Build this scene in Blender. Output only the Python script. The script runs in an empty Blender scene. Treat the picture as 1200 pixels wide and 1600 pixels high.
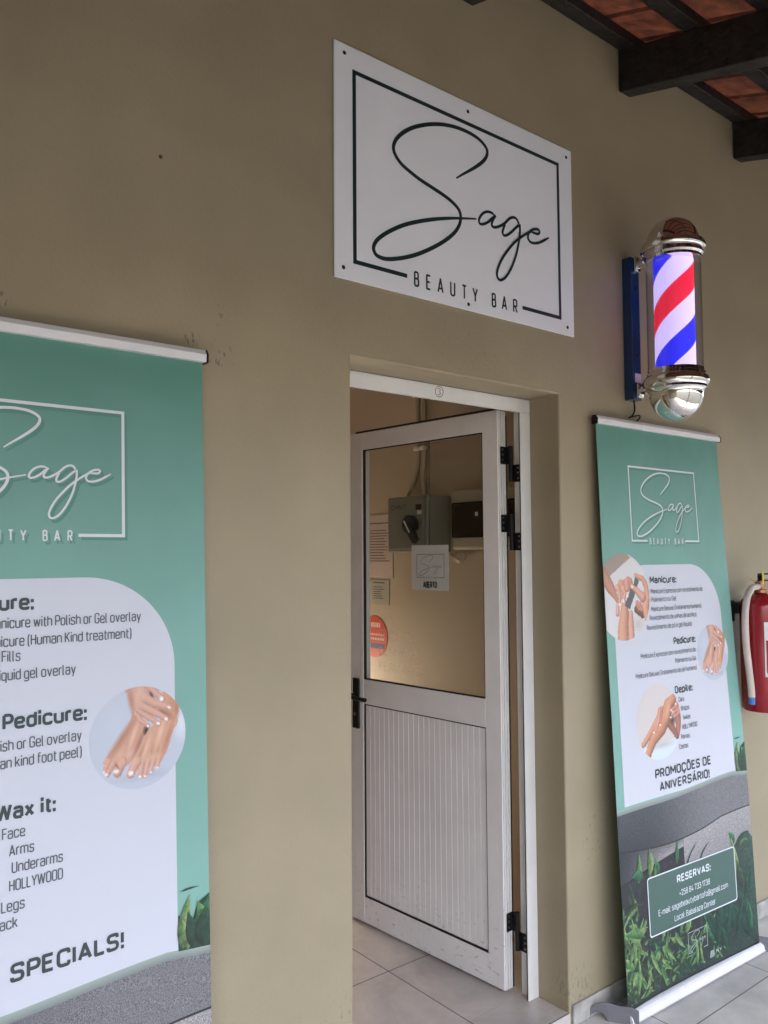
import bpy, bmesh, math, random
import numpy as np
from mathutils import Vector, Matrix
random.seed(7)
SC = bpy.context.scene
COL = SC.collection
R = math.radians

# ------------------------------------------------------------------ camera
CAM_F, YAW, PITCH, ROLL, CAM_D, CAM_H = 1275.91, 0.67674, 0.05215, -0.00634, 1.82384, 1.54377
cd = bpy.data.cameras.new('camera'); cam = bpy.data.objects.new('camera', cd); COL.objects.link(cam)
fwd = Vector((math.sin(YAW)*math.cos(PITCH), math.cos(YAW)*math.cos(PITCH), math.sin(PITCH)))
rg = fwd.cross(Vector((0, 0, 1))).normalized(); up = rg.cross(fwd)
r2 = math.cos(ROLL)*rg + math.sin(ROLL)*up; u2 = -math.sin(ROLL)*rg + math.cos(ROLL)*up
m = Matrix((r2, u2, -fwd)).transposed().to_4x4(); m.translation = (0, -CAM_D, CAM_H)
cam.matrix_world = m
cd.sensor_fit = 'AUTO'; cd.sensor_width = 36; cd.lens = 36*CAM_F/1600
cd.clip_start = 0.02; cd.clip_end = 3000
SC.camera = cam

# ------------------------------------------------------------------ world, sun, exposure
SUN_ELEV, SUN_AZ = R(62), R(205)          # azimuth from +y (behind the shop) towards +x
w = bpy.data.worlds.new('World'); SC.world = w; w.use_nodes = True
nt = w.node_tree; nt.nodes.clear()
sky = nt.nodes.new('ShaderNodeTexSky'); sky.sky_type = 'NISHITA'; sky.sun_disc = False
sky.sun_elevation = SUN_ELEV; sky.sun_rotation = SUN_AZ
sky.dust_density = 4.5; sky.air_density = 1.0
bg = nt.nodes.new('ShaderNodeBackground'); bg.inputs['Strength'].default_value = 0.15
ow = nt.nodes.new('ShaderNodeOutputWorld')
nt.links.new(sky.outputs[0], bg.inputs['Color']); nt.links.new(bg.outputs[0], ow.inputs['Surface'])
sd = bpy.data.lights.new('sun', 'SUN'); sd.energy = 0.5; sd.angle = R(12); sd.color = (1, .95, .87)
sun = bpy.data.objects.new('sun', sd); COL.objects.link(sun)
sdir = Vector((math.sin(SUN_AZ)*math.cos(SUN_ELEV), math.cos(SUN_AZ)*math.cos(SUN_ELEV), math.sin(SUN_ELEV)))
sun.rotation_euler = sdir.to_track_quat('Z', 'Y').to_euler(); sun.location = sdir*30
SC.view_settings.view_transform = 'Standard'; SC.view_settings.look = 'None'
SC.view_settings.exposure = 2.5; SC.view_settings.gamma = 1.0; SC.view_settings.use_curve_mapping = False
SC.render.engine = 'CYCLES'
SC.cycles.max_bounces = 10; SC.cycles.diffuse_bounces = 6; SC.cycles.transparent_max_bounces = 16
SC.cycles.use_denoising = True

# ------------------------------------------------------------------ materials
def s2l(c):
    return tuple((x/12.92 if x <= .04045 else ((x+.055)/1.055)**2.4) for x in (v/255 for v in c))
def mat(name, color, rough=.5, metal=0., noise=0., nscale=8., bump=0., bscale=60., detail=4., emit=None, estr=0., spec=.5, coat=0.):
    M = bpy.data.materials.new(name); M.use_nodes = True
    n = M.node_tree.nodes; l = M.node_tree.links; b = n['Principled BSDF']
    b.inputs['Base Color'].default_value = (*color, 1); b.inputs['Roughness'].default_value = rough
    b.inputs['Metallic'].default_value = metal; b.inputs['Specular IOR Level'].default_value = spec
    b.inputs['Coat Weight'].default_value = coat
    tc = n.new('ShaderNodeTexCoord')
    if noise:
        t = n.new('ShaderNodeTexNoise'); t.inputs['Scale'].default_value = nscale; t.inputs['Detail'].default_value = detail
        l.new(tc.outputs['Object'], t.inputs['Vector'])
        cr = n.new('ShaderNodeValToRGB'); e = cr.color_ramp.elements
        e[0].position = .3; e[1].position = .72
        e[0].color = (*[c*(1-noise) for c in color], 1); e[1].color = (*[min(1, c*(1+noise)) for c in color], 1)
        l.new(t.outputs['Fac'], cr.inputs['Fac']); l.new(cr.outputs['Color'], b.inputs['Base Color'])
        mr = n.new('ShaderNodeMapRange'); mr.inputs['To Min'].default_value = max(.02, rough*.85); mr.inputs['To Max'].default_value = min(1, rough*1.15)
        l.new(t.outputs['Fac'], mr.inputs['Value']); l.new(mr.outputs['Result'], b.inputs['Roughness'])
    if bump:
        t2 = n.new('ShaderNodeTexNoise'); t2.inputs['Scale'].default_value = bscale; t2.inputs['Detail'].default_value = 5
        l.new(tc.outputs['Object'], t2.inputs['Vector'])
        bp = n.new('ShaderNodeBump'); bp.inputs['Strength'].default_value = bump; bp.inputs['Distance'].default_value = .01
        l.new(t2.outputs['Fac'], bp.inputs['Height']); l.new(bp.outputs['Normal'], b.inputs['Normal'])
    if emit:
        b.inputs['Emission Color'].default_value = (*emit, 1); b.inputs['Emission Strength'].default_value = estr
    return M

def attr_mat(name, rough=.45, speckle=0., sscale=300.):
    M = bpy.data.materials.new(name); M.use_nodes = True
    n = M.node_tree.nodes; l = M.node_tree.links; b = n['Principled BSDF']
    b.inputs['Roughness'].default_value = rough
    a = n.new('ShaderNodeVertexColor'); a.layer_name = 'Col'
    out = a.outputs['Color']
    if speckle:
        tc = n.new('ShaderNodeTexCoord'); t = n.new('ShaderNodeTexNoise'); t.inputs['Scale'].default_value = sscale; t.inputs['Detail'].default_value = 6; t.inputs['Roughness'].default_value = .75
        l.new(tc.outputs['Object'], t.inputs['Vector'])
        mr = n.new('ShaderNodeMapRange'); mr.inputs['From Min'].default_value = .35; mr.inputs['From Max'].default_value = .65
        mr.inputs['To Min'].default_value = 1-speckle; mr.inputs['To Max'].default_value = 1+speckle
        l.new(t.outputs['Fac'], mr.inputs['Value'])
        vm = n.new('ShaderNodeVectorMath'); vm.operation = 'SCALE'
        l.new(out, vm.inputs[0]); l.new(mr.outputs['Result'], vm.inputs['Scale']); out = vm.outputs[0]
    l.new(out, b.inputs['Base Color'])
    return M

def glass_mat(name, tint=(1, 1, 1), ior=1.5, gain=1.0):
    M = bpy.data.materials.new(name); M.use_nodes = True
    n = M.node_tree.nodes; l = M.node_tree.links; n.clear()
    o = n.new('ShaderNodeOutputMaterial'); mx = n.new('ShaderNodeMixShader')
    tr = n.new('ShaderNodeBsdfTransparent'); tr.inputs['Color'].default_value = (*tint, 1)
    gl = n.new('ShaderNodeBsdfGlossy'); gl.inputs['Roughness'].default_value = .02
    fr = n.new('ShaderNodeFresnel'); fr.inputs['IOR'].default_value = ior
    mu = n.new('ShaderNodeMath'); mu.operation = 'MULTIPLY'; mu.inputs[1].default_value = gain; mu.use_clamp = True
    ge = n.new('ShaderNodeNewGeometry'); om = n.new('ShaderNodeMath'); om.operation = 'SUBTRACT'; om.inputs[0].default_value = 1; l.new(ge.outputs['Backfacing'], om.inputs[1])
    m3 = n.new('ShaderNodeMath'); m3.operation = 'MULTIPLY'; l.new(fr.outputs[0], mu.inputs[0]); l.new(mu.outputs[0], m3.inputs[0]); l.new(om.outputs[0], m3.inputs[1]); l.new(m3.outputs[0], mx.inputs[0])
    l.new(tr.outputs[0], mx.inputs[1]); l.new(gl.outputs[0], mx.inputs[2]); l.new(mx.outputs[0], o.inputs['Surface'])
    return M

def wall_mat():
    col = (.325, .275, .185)
    M = mat('khaki_wall_paint', col, rough=.5, noise=.075, nscale=3.4, bump=.12, bscale=90, spec=.35, detail=9)
    n = M.node_tree.nodes; l = M.node_tree.links; b = n['Principled BSDF']
    # scuffs and marks of their own shape: (x, z, radius, darkness)
    geo = n.new('ShaderNodeNewGeometry')
    prev = b.inputs['Base Color'].links[0].from_socket
    t = n.new('ShaderNodeTexNoise'); t.inputs['Scale'].default_value = 95; t.inputs['Detail'].default_value = 7
    mp = n.new('ShaderNodeMapping'); mp.inputs['Scale'].default_value = (1, 1, .45); l.new(geo.outputs['Position'], mp.inputs[0]); l.new(mp.outputs[0], t.inputs['Vector'])
    for (x, z, r, d, lo, hi) in ((.784, 2.501, .006, .95, -1, -.5), (.868, 2.073, .024, .55, .52, .60), (.945, 2.04, .045, .45, .57, .64), (.435, 2.085, .022, .6, .5, .6),
                             (2.30, .06, .10, .35, .52, .64), (1.33, .25, .16, .25, .58, .66), (.945, 2.145, .035, .3, .56, .62), (1.75, 2.2, .25, .18, .62, .7), (2.3, 2.95, .25, -.3, .66, .72), (2.42, .55, .14, .35, .6, .68)):
        vm = n.new('ShaderNodeVectorMath'); vm.operation = 'DISTANCE'; vm.inputs[1].default_value = (x, 0, z)
        l.new(geo.outputs['Position'], vm.inputs[0])
        mr = n.new('ShaderNodeMapRange'); mr.inputs['From Min'].default_value = r*.6; mr.inputs['From Max'].default_value = r; mr.inputs['To Min'].default_value = 1; mr.inputs['To Max'].default_value = 0
        l.new(vm.outputs['Value'], mr.inputs['Value'])
        m2 = n.new('ShaderNodeMapRange'); m2.inputs['From Min'].default_value = lo; m2.inputs['From Max'].default_value = hi; m2.inputs['To Max'].default_value = abs(d)
        l.new(t.outputs['Fac'], m2.inputs['Value'])
        mu = n.new('ShaderNodeMath'); mu.operation = 'MULTIPLY'; l.new(mr.outputs[0], mu.inputs[0]); l.new(m2.outputs[0], mu.inputs[1])
        mx = n.new('ShaderNodeMixRGB'); mx.inputs['Color2'].default_value = (.03, .03, .03, 1) if d > 0 else (.5, .45, .36, 1)
        l.new(mu.outputs[0], mx.inputs['Fac']); l.new(prev, mx.inputs['Color1']); prev = mx.outputs[0]
    l.new(prev, b.inputs['Base Color'])
    return M

def tile_mat(name, ox, oy, col, grout, rough=.28):
    M = bpy.data.materials.new(name); M.use_nodes = True
    n = M.node_tree.nodes; l = M.node_tree.links; b = n['Principled BSDF']
    geo = n.new('ShaderNodeNewGeometry'); sp = n.new('ShaderNodeSeparateXYZ'); l.new(geo.outputs['Position'], sp.inputs[0])
    facs = []
    for ax, off in (('X', ox), ('Y', oy)):
        a = n.new('ShaderNodeMath'); a.operation = 'SUBTRACT'; a.inputs[1].default_value = off; l.new(sp.outputs[ax], a.inputs[0])
        p = n.new('ShaderNodeMath'); p.operation = 'PINGPONG'; p.inputs[1].default_value = .3; l.new(a.outputs[0], p.inputs[0])
        g = n.new('ShaderNodeMath'); g.operation = 'LESS_THAN'; g.inputs[1].default_value = .0024; l.new(p.outputs[0], g.inputs[0])
        facs.append(g.outputs[0])
    mx = n.new('ShaderNodeMath'); mx.operation = 'MAXIMUM'; l.new(facs[0], mx.inputs[0]); l.new(facs[1], mx.inputs[1])
    t = n.new('ShaderNodeTexNoise'); t.inputs['Scale'].default_value = 3.2; t.inputs['Detail'].default_value = 8; t.inputs['Roughness'].default_value = .65; t.inputs['Distortion'].default_value = .6
    l.new(geo.outputs['Position'], t.inputs['Vector'])
    cr = n.new('ShaderNodeValToRGB'); e = cr.color_ramp.elements; e[0].position = .32; e[1].position = .7
    e[0].color = (*[c*.70 for c in col], 1); e[1].color = (*[c*1.16 for c in col], 1)
    l.new(t.outputs['Fac'], cr.inputs['Fac'])
    mc = n.new('ShaderNodeMixRGB'); mc.inputs['Color2'].default_value = (*grout, 1)
    l.new(mx.outputs[0], mc.inputs['Fac']); l.new(cr.outputs[0], mc.inputs['Color1']); l.new(mc.outputs[0], b.inputs['Base Color'])
    mr = n.new('ShaderNodeMapRange'); mr.inputs['To Min'].default_value = rough; mr.inputs['To Max'].default_value = .85; l.new(mx.outputs[0], mr.inputs['Value']); l.new(mr.outputs[0], b.inputs['Roughness'])
    bp = n.new('ShaderNodeBump'); bp.inputs['Strength'].default_value = .5; bp.inputs['Distance'].default_value = .003; bp.invert = True
    l.new(mx.outputs[0], bp.inputs['Height']); l.new(bp.outputs[0], b.inputs['Normal'])
    return M

def barber_mat(zc, lead, phase):
    M = bpy.data.materials.new('lit_barber_stripes'); M.use_nodes = True
    n = M.node_tree.nodes; l = M.node_tree.links; b = n['Principled BSDF']
    tc = n.new('ShaderNodeTexCoord'); sp = n.new('ShaderNodeSeparateXYZ'); l.new(tc.outputs['Object'], sp.inputs[0])
    at = n.new('ShaderNodeMath'); at.operation = 'ARCTAN2'; l.new(sp.outputs['Y'], at.inputs[0]); l.new(sp.outputs['X'], at.inputs[1])
    an = n.new('ShaderNodeMath'); an.operation = 'DIVIDE'; an.inputs[1].default_value = 2*math.pi; l.new(at.outputs[0], an.inputs[0])
    zz = n.new('ShaderNodeMath'); zz.operation = 'DIVIDE'; zz.inputs[1].default_value = lead; l.new(sp.outputs['Z'], zz.inputs[0])
    su = n.new('ShaderNodeMath'); su.operation = 'SUBTRACT'; l.new(zz.outputs[0], su.inputs[0]); l.new(an.outputs[0], su.inputs[1])
    ad = n.new('ShaderNodeMath'); ad.operation = 'ADD'; ad.inputs[1].default_value = phase; l.new(su.outputs[0], ad.inputs[0])
    fr = n.new('ShaderNodeMath'); fr.operation = 'FRACT'; l.new(ad.outputs[0], fr.inputs[0])
    cr = n.new('ShaderNodeValToRGB'); cr.color_ramp.interpolation = 'CONSTANT'; e = cr.color_ramp.elements
    e[0].position = 0; e[0].color = (.62, .50, .92, 1); e[1].position = .25; e[1].color = (.66, .001, .02, 1)
    x = e.new(.5); x.color = (.62, .50, .92, 1); x = e.new(.75); x.color = (.004, .010, .72, 1)
    l.new(fr.outputs[0], cr.inputs['Fac'])
    l.new(cr.outputs[0], b.inputs['Emission Color'])
    b.inputs['Base Color'].default_value = (.12, .10, .16, 1)
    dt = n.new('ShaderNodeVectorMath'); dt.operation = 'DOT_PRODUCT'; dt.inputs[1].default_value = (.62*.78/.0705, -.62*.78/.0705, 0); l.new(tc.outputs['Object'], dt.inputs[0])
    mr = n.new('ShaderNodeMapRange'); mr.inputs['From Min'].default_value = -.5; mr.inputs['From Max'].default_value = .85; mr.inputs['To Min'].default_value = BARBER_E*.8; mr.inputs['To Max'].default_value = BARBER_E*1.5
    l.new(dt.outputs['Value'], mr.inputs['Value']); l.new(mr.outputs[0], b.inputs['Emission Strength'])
    b.inputs['Roughness'].default_value = .35
    return M
BARBER_E = .245

WALL = wall_mat()
ROOMWALL = mat('beige_room_paint', (.50, .415, .315), .55, noise=.04, nscale=2, bump=.1, bscale=120)
WHITE_ALU = mat('white_powder_coat', (.78, .76, .76), .32, noise=.05, nscale=7, detail=8)
def kick_marks(M):
    n = M.node_tree.nodes; l = M.node_tree.links; b = n['Principled BSDF']; prev = b.inputs['Base Color'].links[0].from_socket
    geo = n.new('ShaderNodeNewGeometry'); mp = n.new('ShaderNodeMapping'); mp.inputs['Scale'].default_value = (1, 30, 75); l.new(geo.outputs['Position'], mp.inputs[0])
    t = n.new('ShaderNodeTexNoise'); t.inputs['Scale'].default_value = 1.; t.inputs['Detail'].default_value = 5; l.new(mp.outputs[0], t.inputs['Vector'])
    sp = n.new('ShaderNodeSeparateXYZ'); l.new(geo.outputs['Position'], sp.inputs[0])
    mz = n.new('ShaderNodeMapRange'); mz.inputs['From Min'].default_value = .35; mz.inputs['From Max'].default_value = .03; l.new(sp.outputs['Z'], mz.inputs['Value'])
    mt = n.new('ShaderNodeMapRange'); mt.inputs['From Min'].default_value = .60; mt.inputs['From Max'].default_value = .74; mt.inputs['To Max'].default_value = .6; l.new(t.outputs['Fac'], mt.inputs['Value'])
    mu = n.new('ShaderNodeMath'); mu.operation = 'MULTIPLY'; l.new(mz.outputs[0], mu.inputs[0]); l.new(mt.outputs[0], mu.inputs[1])
    mx = n.new('ShaderNodeMixRGB'); mx.inputs['Color2'].default_value = (.16, .14, .12, 1); l.new(mu.outputs[0], mx.inputs['Fac']); l.new(prev, mx.inputs['Color1']); l.new(mx.outputs[0], b.inputs['Base Color'])
kick_marks(WHITE_ALU)
WHITE_FRAME = mat('white_frame_coat', (.67, .67, .66), .35, noise=.05, nscale=9)
BLACK = mat('black_plastic', (.009, .009, .010), .5, spec=.3)
RUBBER = mat('black_rubber', (.008, .008, .008), .7)
SIGNW = mat('white_sign_sheet', (.82, .845, .90), .3, noise=.015, nscale=6)
SIGNG = mat('dark_green_vinyl', (.012, .028, .032), .35)
CHROME = mat('chrome', (.82, .80, .77), .04, metal=1., noise=.06, nscale=14, bump=.015, bscale=25)
BLUEP = mat('blue_enamel', (.004, .03, .10), .3, coat=.3)
GLASS = glass_mat('door_glass', (.93, .94, .93), 1.5, 1.0)
TUBE = glass_mat('acrylic_tube', (.95, .95, .98), 1.5, 1.4)
WOOD = mat('dark_stained_timber', (.016, .012, .010), .65, noise=.7, nscale=22, bump=1., bscale=28, detail=9)
TERRA = mat('terracotta_tile', (.150, .067, .042), .85, noise=.45, nscale=18, bump=.25, bscale=50)
RAILALU = mat('white_aluminium_rail', (.70, .70, .73), .28, noise=.03, nscale=4)
GREYPL = mat('grey_painted_plate', (.16, .16, .18), .45, noise=.12, nscale=20)
CONC = mat('worn_skirting', (.38, .365, .34), .65, noise=.4, nscale=11, detail=8, bump=.3, bscale=50)
SWITCHGREY = mat('grey_green_enamel', (.22, .22, .185), .4, noise=.05, nscale=8)
CREAM = mat('cream_plastic', (.46, .41, .31), .35)
SMOKED = mat('smoked_window', (.012, .010, .009), .08)
PAPER = mat('white_paper', (.74, .73, .72), .8)
INK = mat('black_ink', (.02, .02, .022), .6)
PVC = mat('cream_conduit_pvc', (.50, .42, .32), .4)
RED = mat('extinguisher_red', (.30, .010, .020), .25, noise=.12, nscale=10, coat=.25)
ORANGE_RED = mat('red_sticker_vinyl', (.62, .06, .03), .45)
HOSEW = mat('off_white_hose', (.55, .46, .42), .42, noise=.06, nscale=15)
BRASS = mat('brass', (.42, .22, .12), .3, metal=1.)
BLUET = mat('blue_tip_plastic', (.03, .16, .48), .4)
YELLOW = mat('yellow_tag', (.72, .55, .06), .5)
CARDW = mat('banner_white_print', (.565, .585, .665), .42)
LOGOW = mat('banner_logo_white', (.66, .70, .74), .45)
LOGOSH = mat('banner_logo_shade', (.085, .235, .195), .5)
TXT = mat('banner_grey_ink', (.085, .09, .105), .5)
TXTB = mat('banner_dark_ink', (.03, .047, .05), .5)
BOXG = mat('banner_box_green', (.060, .115, .098), .45)
PRINT = attr_mat('banner_photo_print', .45)
LEAFP = attr_mat('banner_leaf_print', .45, speckle=.5, sscale=75)
STONEP = attr_mat('banner_stone_print', .5, speckle=.85, sscale=420)
LILAC = mat('pale_label', (.6, .55, .66), .5)
STEEL = mat('screw_steel', (.30, .28, .27), .35, metal=1)
VINYLF = bpy.data.materials.new('pale_vinyl_letters'); VINYLF.use_nodes = True
VINYLF.node_tree.nodes['Principled BSDF'].inputs['Base Color'].default_value = (.85, .66, .50, 1)
VINYLF.node_tree.nodes['Principled BSDF'].inputs['Alpha'].default_value = .34
def banner_green():
    M = mat('banner_green_print', (.2, .4, .35), .42)
    n = M.node_tree.nodes; l = M.node_tree.links; b = n['Principled BSDF']
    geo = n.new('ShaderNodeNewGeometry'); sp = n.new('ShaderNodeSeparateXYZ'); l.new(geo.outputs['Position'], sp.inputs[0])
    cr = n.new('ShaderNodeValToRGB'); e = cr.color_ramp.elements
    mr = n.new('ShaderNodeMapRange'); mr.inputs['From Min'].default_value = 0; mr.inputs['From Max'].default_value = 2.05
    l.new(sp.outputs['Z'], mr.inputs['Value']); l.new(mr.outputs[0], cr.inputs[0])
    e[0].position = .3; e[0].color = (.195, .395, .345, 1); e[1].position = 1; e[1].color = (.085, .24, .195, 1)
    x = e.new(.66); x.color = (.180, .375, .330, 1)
    t = n.new('ShaderNodeTexNoise'); t.inputs['Scale'].default_value = 3; t.inputs['Detail'].default_value = 3
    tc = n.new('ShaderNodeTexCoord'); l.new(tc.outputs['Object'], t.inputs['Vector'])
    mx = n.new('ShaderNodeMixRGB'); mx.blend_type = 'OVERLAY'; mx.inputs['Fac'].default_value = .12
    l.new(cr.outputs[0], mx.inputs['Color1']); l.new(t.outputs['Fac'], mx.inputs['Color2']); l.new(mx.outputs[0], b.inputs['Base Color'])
    bp = n.new('ShaderNodeBump'); bp.inputs['Strength'].default_value = .4; bp.inputs['Distance'].default_value = .02
    t2 = n.new('ShaderNodeTexNoise'); t2.inputs['Scale'].default_value = 5; t2.inputs['Detail'].default_value = 2; l.new(tc.outputs['Object'], t2.inputs['Vector'])
    l.new(t2.outputs['Fac'], bp.inputs['Height']); l.new(bp.outputs[0], b.inputs['Normal'])
    return M
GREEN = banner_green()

# ------------------------------------------------------------------ object helpers
ORI = {}
def thing(name, label, cat, loc, group=None):
    o = bpy.data.objects.new(name, None); COL.objects.link(o); o.location = loc; o.empty_display_size = .1
    o['label'] = label; o['category'] = cat
    if group: o['group'] = group
    ORI[o.name] = Vector(loc); return o
def obj(name, bm, m, parent=None, smooth=False, origin=None, label=None):
    """link a world-space bmesh as one mesh object; children keep world positions"""
    po = ORI[parent.name] if parent else Vector((0, 0, 0))
    og = Vector(origin) if origin else po
    me = bpy.data.meshes.new(name)
    bmesh.ops.translate(bm, verts=bm.verts, vec=-og)
    bm.to_mesh(me); bm.free(); me.materials.append(m)
    if smooth:
        me.polygons.foreach_set('use_smooth', [True]*len(me.polygons))
        try: me.set_sharp_from_angle(angle=R(40))
        except Exception: pass
    o = bpy.data.objects.new(name, me); COL.objects.link(o)
    o.location = og - po
    if parent: o.parent = parent
    if label: o['label'] = label
    ORI[o.name] = og; return o
def tag(o, label, cat, group=None):
    o['label'] = label; o['category'] = cat
    if group: o['group'] = group
    return o
def struct(o): o['kind'] = 'structure'; return o

def NB(): return bmesh.new()
def box(bm, x0, x1, y0, y1, z0, z1, bev=0., seg=1, F=None):
    vs = [Vector((x, y, z)) for z in (z0, z1) for y in (y0, y1) for x in (x0, x1)]
    if F: vs = [F(*v) for v in vs]
    v = [bm.verts.new(p) for p in vs]
    fs = [bm.faces.new([v[i] for i in q]) for q in ((0, 2, 3, 1), (4, 5, 7, 6), (0, 1, 5, 4), (2, 6, 7, 3), (0, 4, 6, 2), (1, 3, 7, 5))]
    bmesh.ops.recalc_face_normals(bm, faces=fs)
    if bev: bmesh.ops.bevel(bm, geom=list({e for f in fs for e in f.edges}), offset=bev, segments=seg, affect='EDGES', profile=.5)
    return bm
def prism(bm, pts, d, bev=0.):
    """closed polygon (list of Vector) extruded by vector d"""
    f = bm.faces.new([bm.verts.new(p) for p in pts])
    r = bmesh.ops.extrude_face_region(bm, geom=[f]); nv = [g for g in r['geom'] if isinstance(g, bmesh.types.BMVert)]
    bmesh.ops.translate(bm, verts=nv, vec=d)
    bmesh.ops.recalc_face_normals(bm, faces=bm.faces)
    if bev:
        bmesh.ops.bevel(bm, geom=[e for e in bm.edges if e.is_valid and len(e.link_faces) == 2 and e.calc_face_angle(0) > .8], offset=bev, segments=2, affect='EDGES', profile=.5)
    return bm
def lathe(bm, prof, cx, cy, z0=0., n=48):
    rings = []
    for r, z in prof:
        if r < 1e-6: rings.append([bm.verts.new((cx, cy, z0+z))])
        else: rings.append([bm.verts.new((cx+r*math.cos(2*math.pi*i/n), cy+r*math.sin(2*math.pi*i/n), z0+z)) for i in range(n)])
    for a, b in zip(rings, rings[1:]):
        for i in range(n):
            j = (i+1) % n
            if len(a) == 1 and len(b) == 1: continue
            if len(a) == 1: bm.faces.new((a[0], b[i], b[j]))
            elif len(b) == 1: bm.faces.new((a[i], a[j], b[0]))
            else: bm.faces.new((a[i], a[j], b[j], b[i]))
    bmesh.ops.recalc_face_normals(bm, faces=bm.faces)
    return bm
def smoothline(pts, k=6):
    P = [Vector(p) for p in pts]
    if len(P) < 3: return P
    P = [2*P[0]-P[1]]+P+[2*P[-1]-P[-2]]; out = []
    for i in range(1, len(P)-2):
        a, b, c, d = P[i-1], P[i], P[i+1], P[i+2]
        for j in range(k):
            t = j/k
            out.append(.5*((2*b)+(-a+c)*t+(2*a-5*b+4*c-d)*t*t+(-a+3*b-3*c+d)*t**3))
    out.append(P[-2]); return out
def tube(bm, pts, rad, n=10, k=5, smooth=True):
    P = smoothline(pts, k) if smooth else [Vector(p) for p in pts]
    prev = None; rings = []; ref = None
    for i, p in enumerate(P):
        t = (P[min(i+1, len(P)-1)]-P[max(i-1, 0)]).normalized()
        if ref is None: ref = t.orthogonal().normalized()
        ref = (ref-t*ref.dot(t)).normalized(); q = t.cross(ref)
        r = rad[min(len(rad)-1, int(i*len(rad)/len(P)))] if isinstance(rad, (list, tuple)) else rad
        rings.append([bm.verts.new(p+r*(math.cos(2*math.pi*j/n)*ref+math.sin(2*math.pi*j/n)*q)) for j in range(n)])
    for a, b in zip(rings, rings[1:]):
        for j in range(n): bm.faces.new((a[j], a[(j+1) % n], b[(j+1) % n], b[j]))
    bm.faces.new(rings[0][::-1]); bm.faces.new(rings[-1])
    bmesh.ops.recalc_face_normals(bm, faces=bm.faces)
    return bm
def cyl(bm, p0, p1, r, n=16):
    return tube(bm, [p0, p1], r, n, smooth=False)

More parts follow.
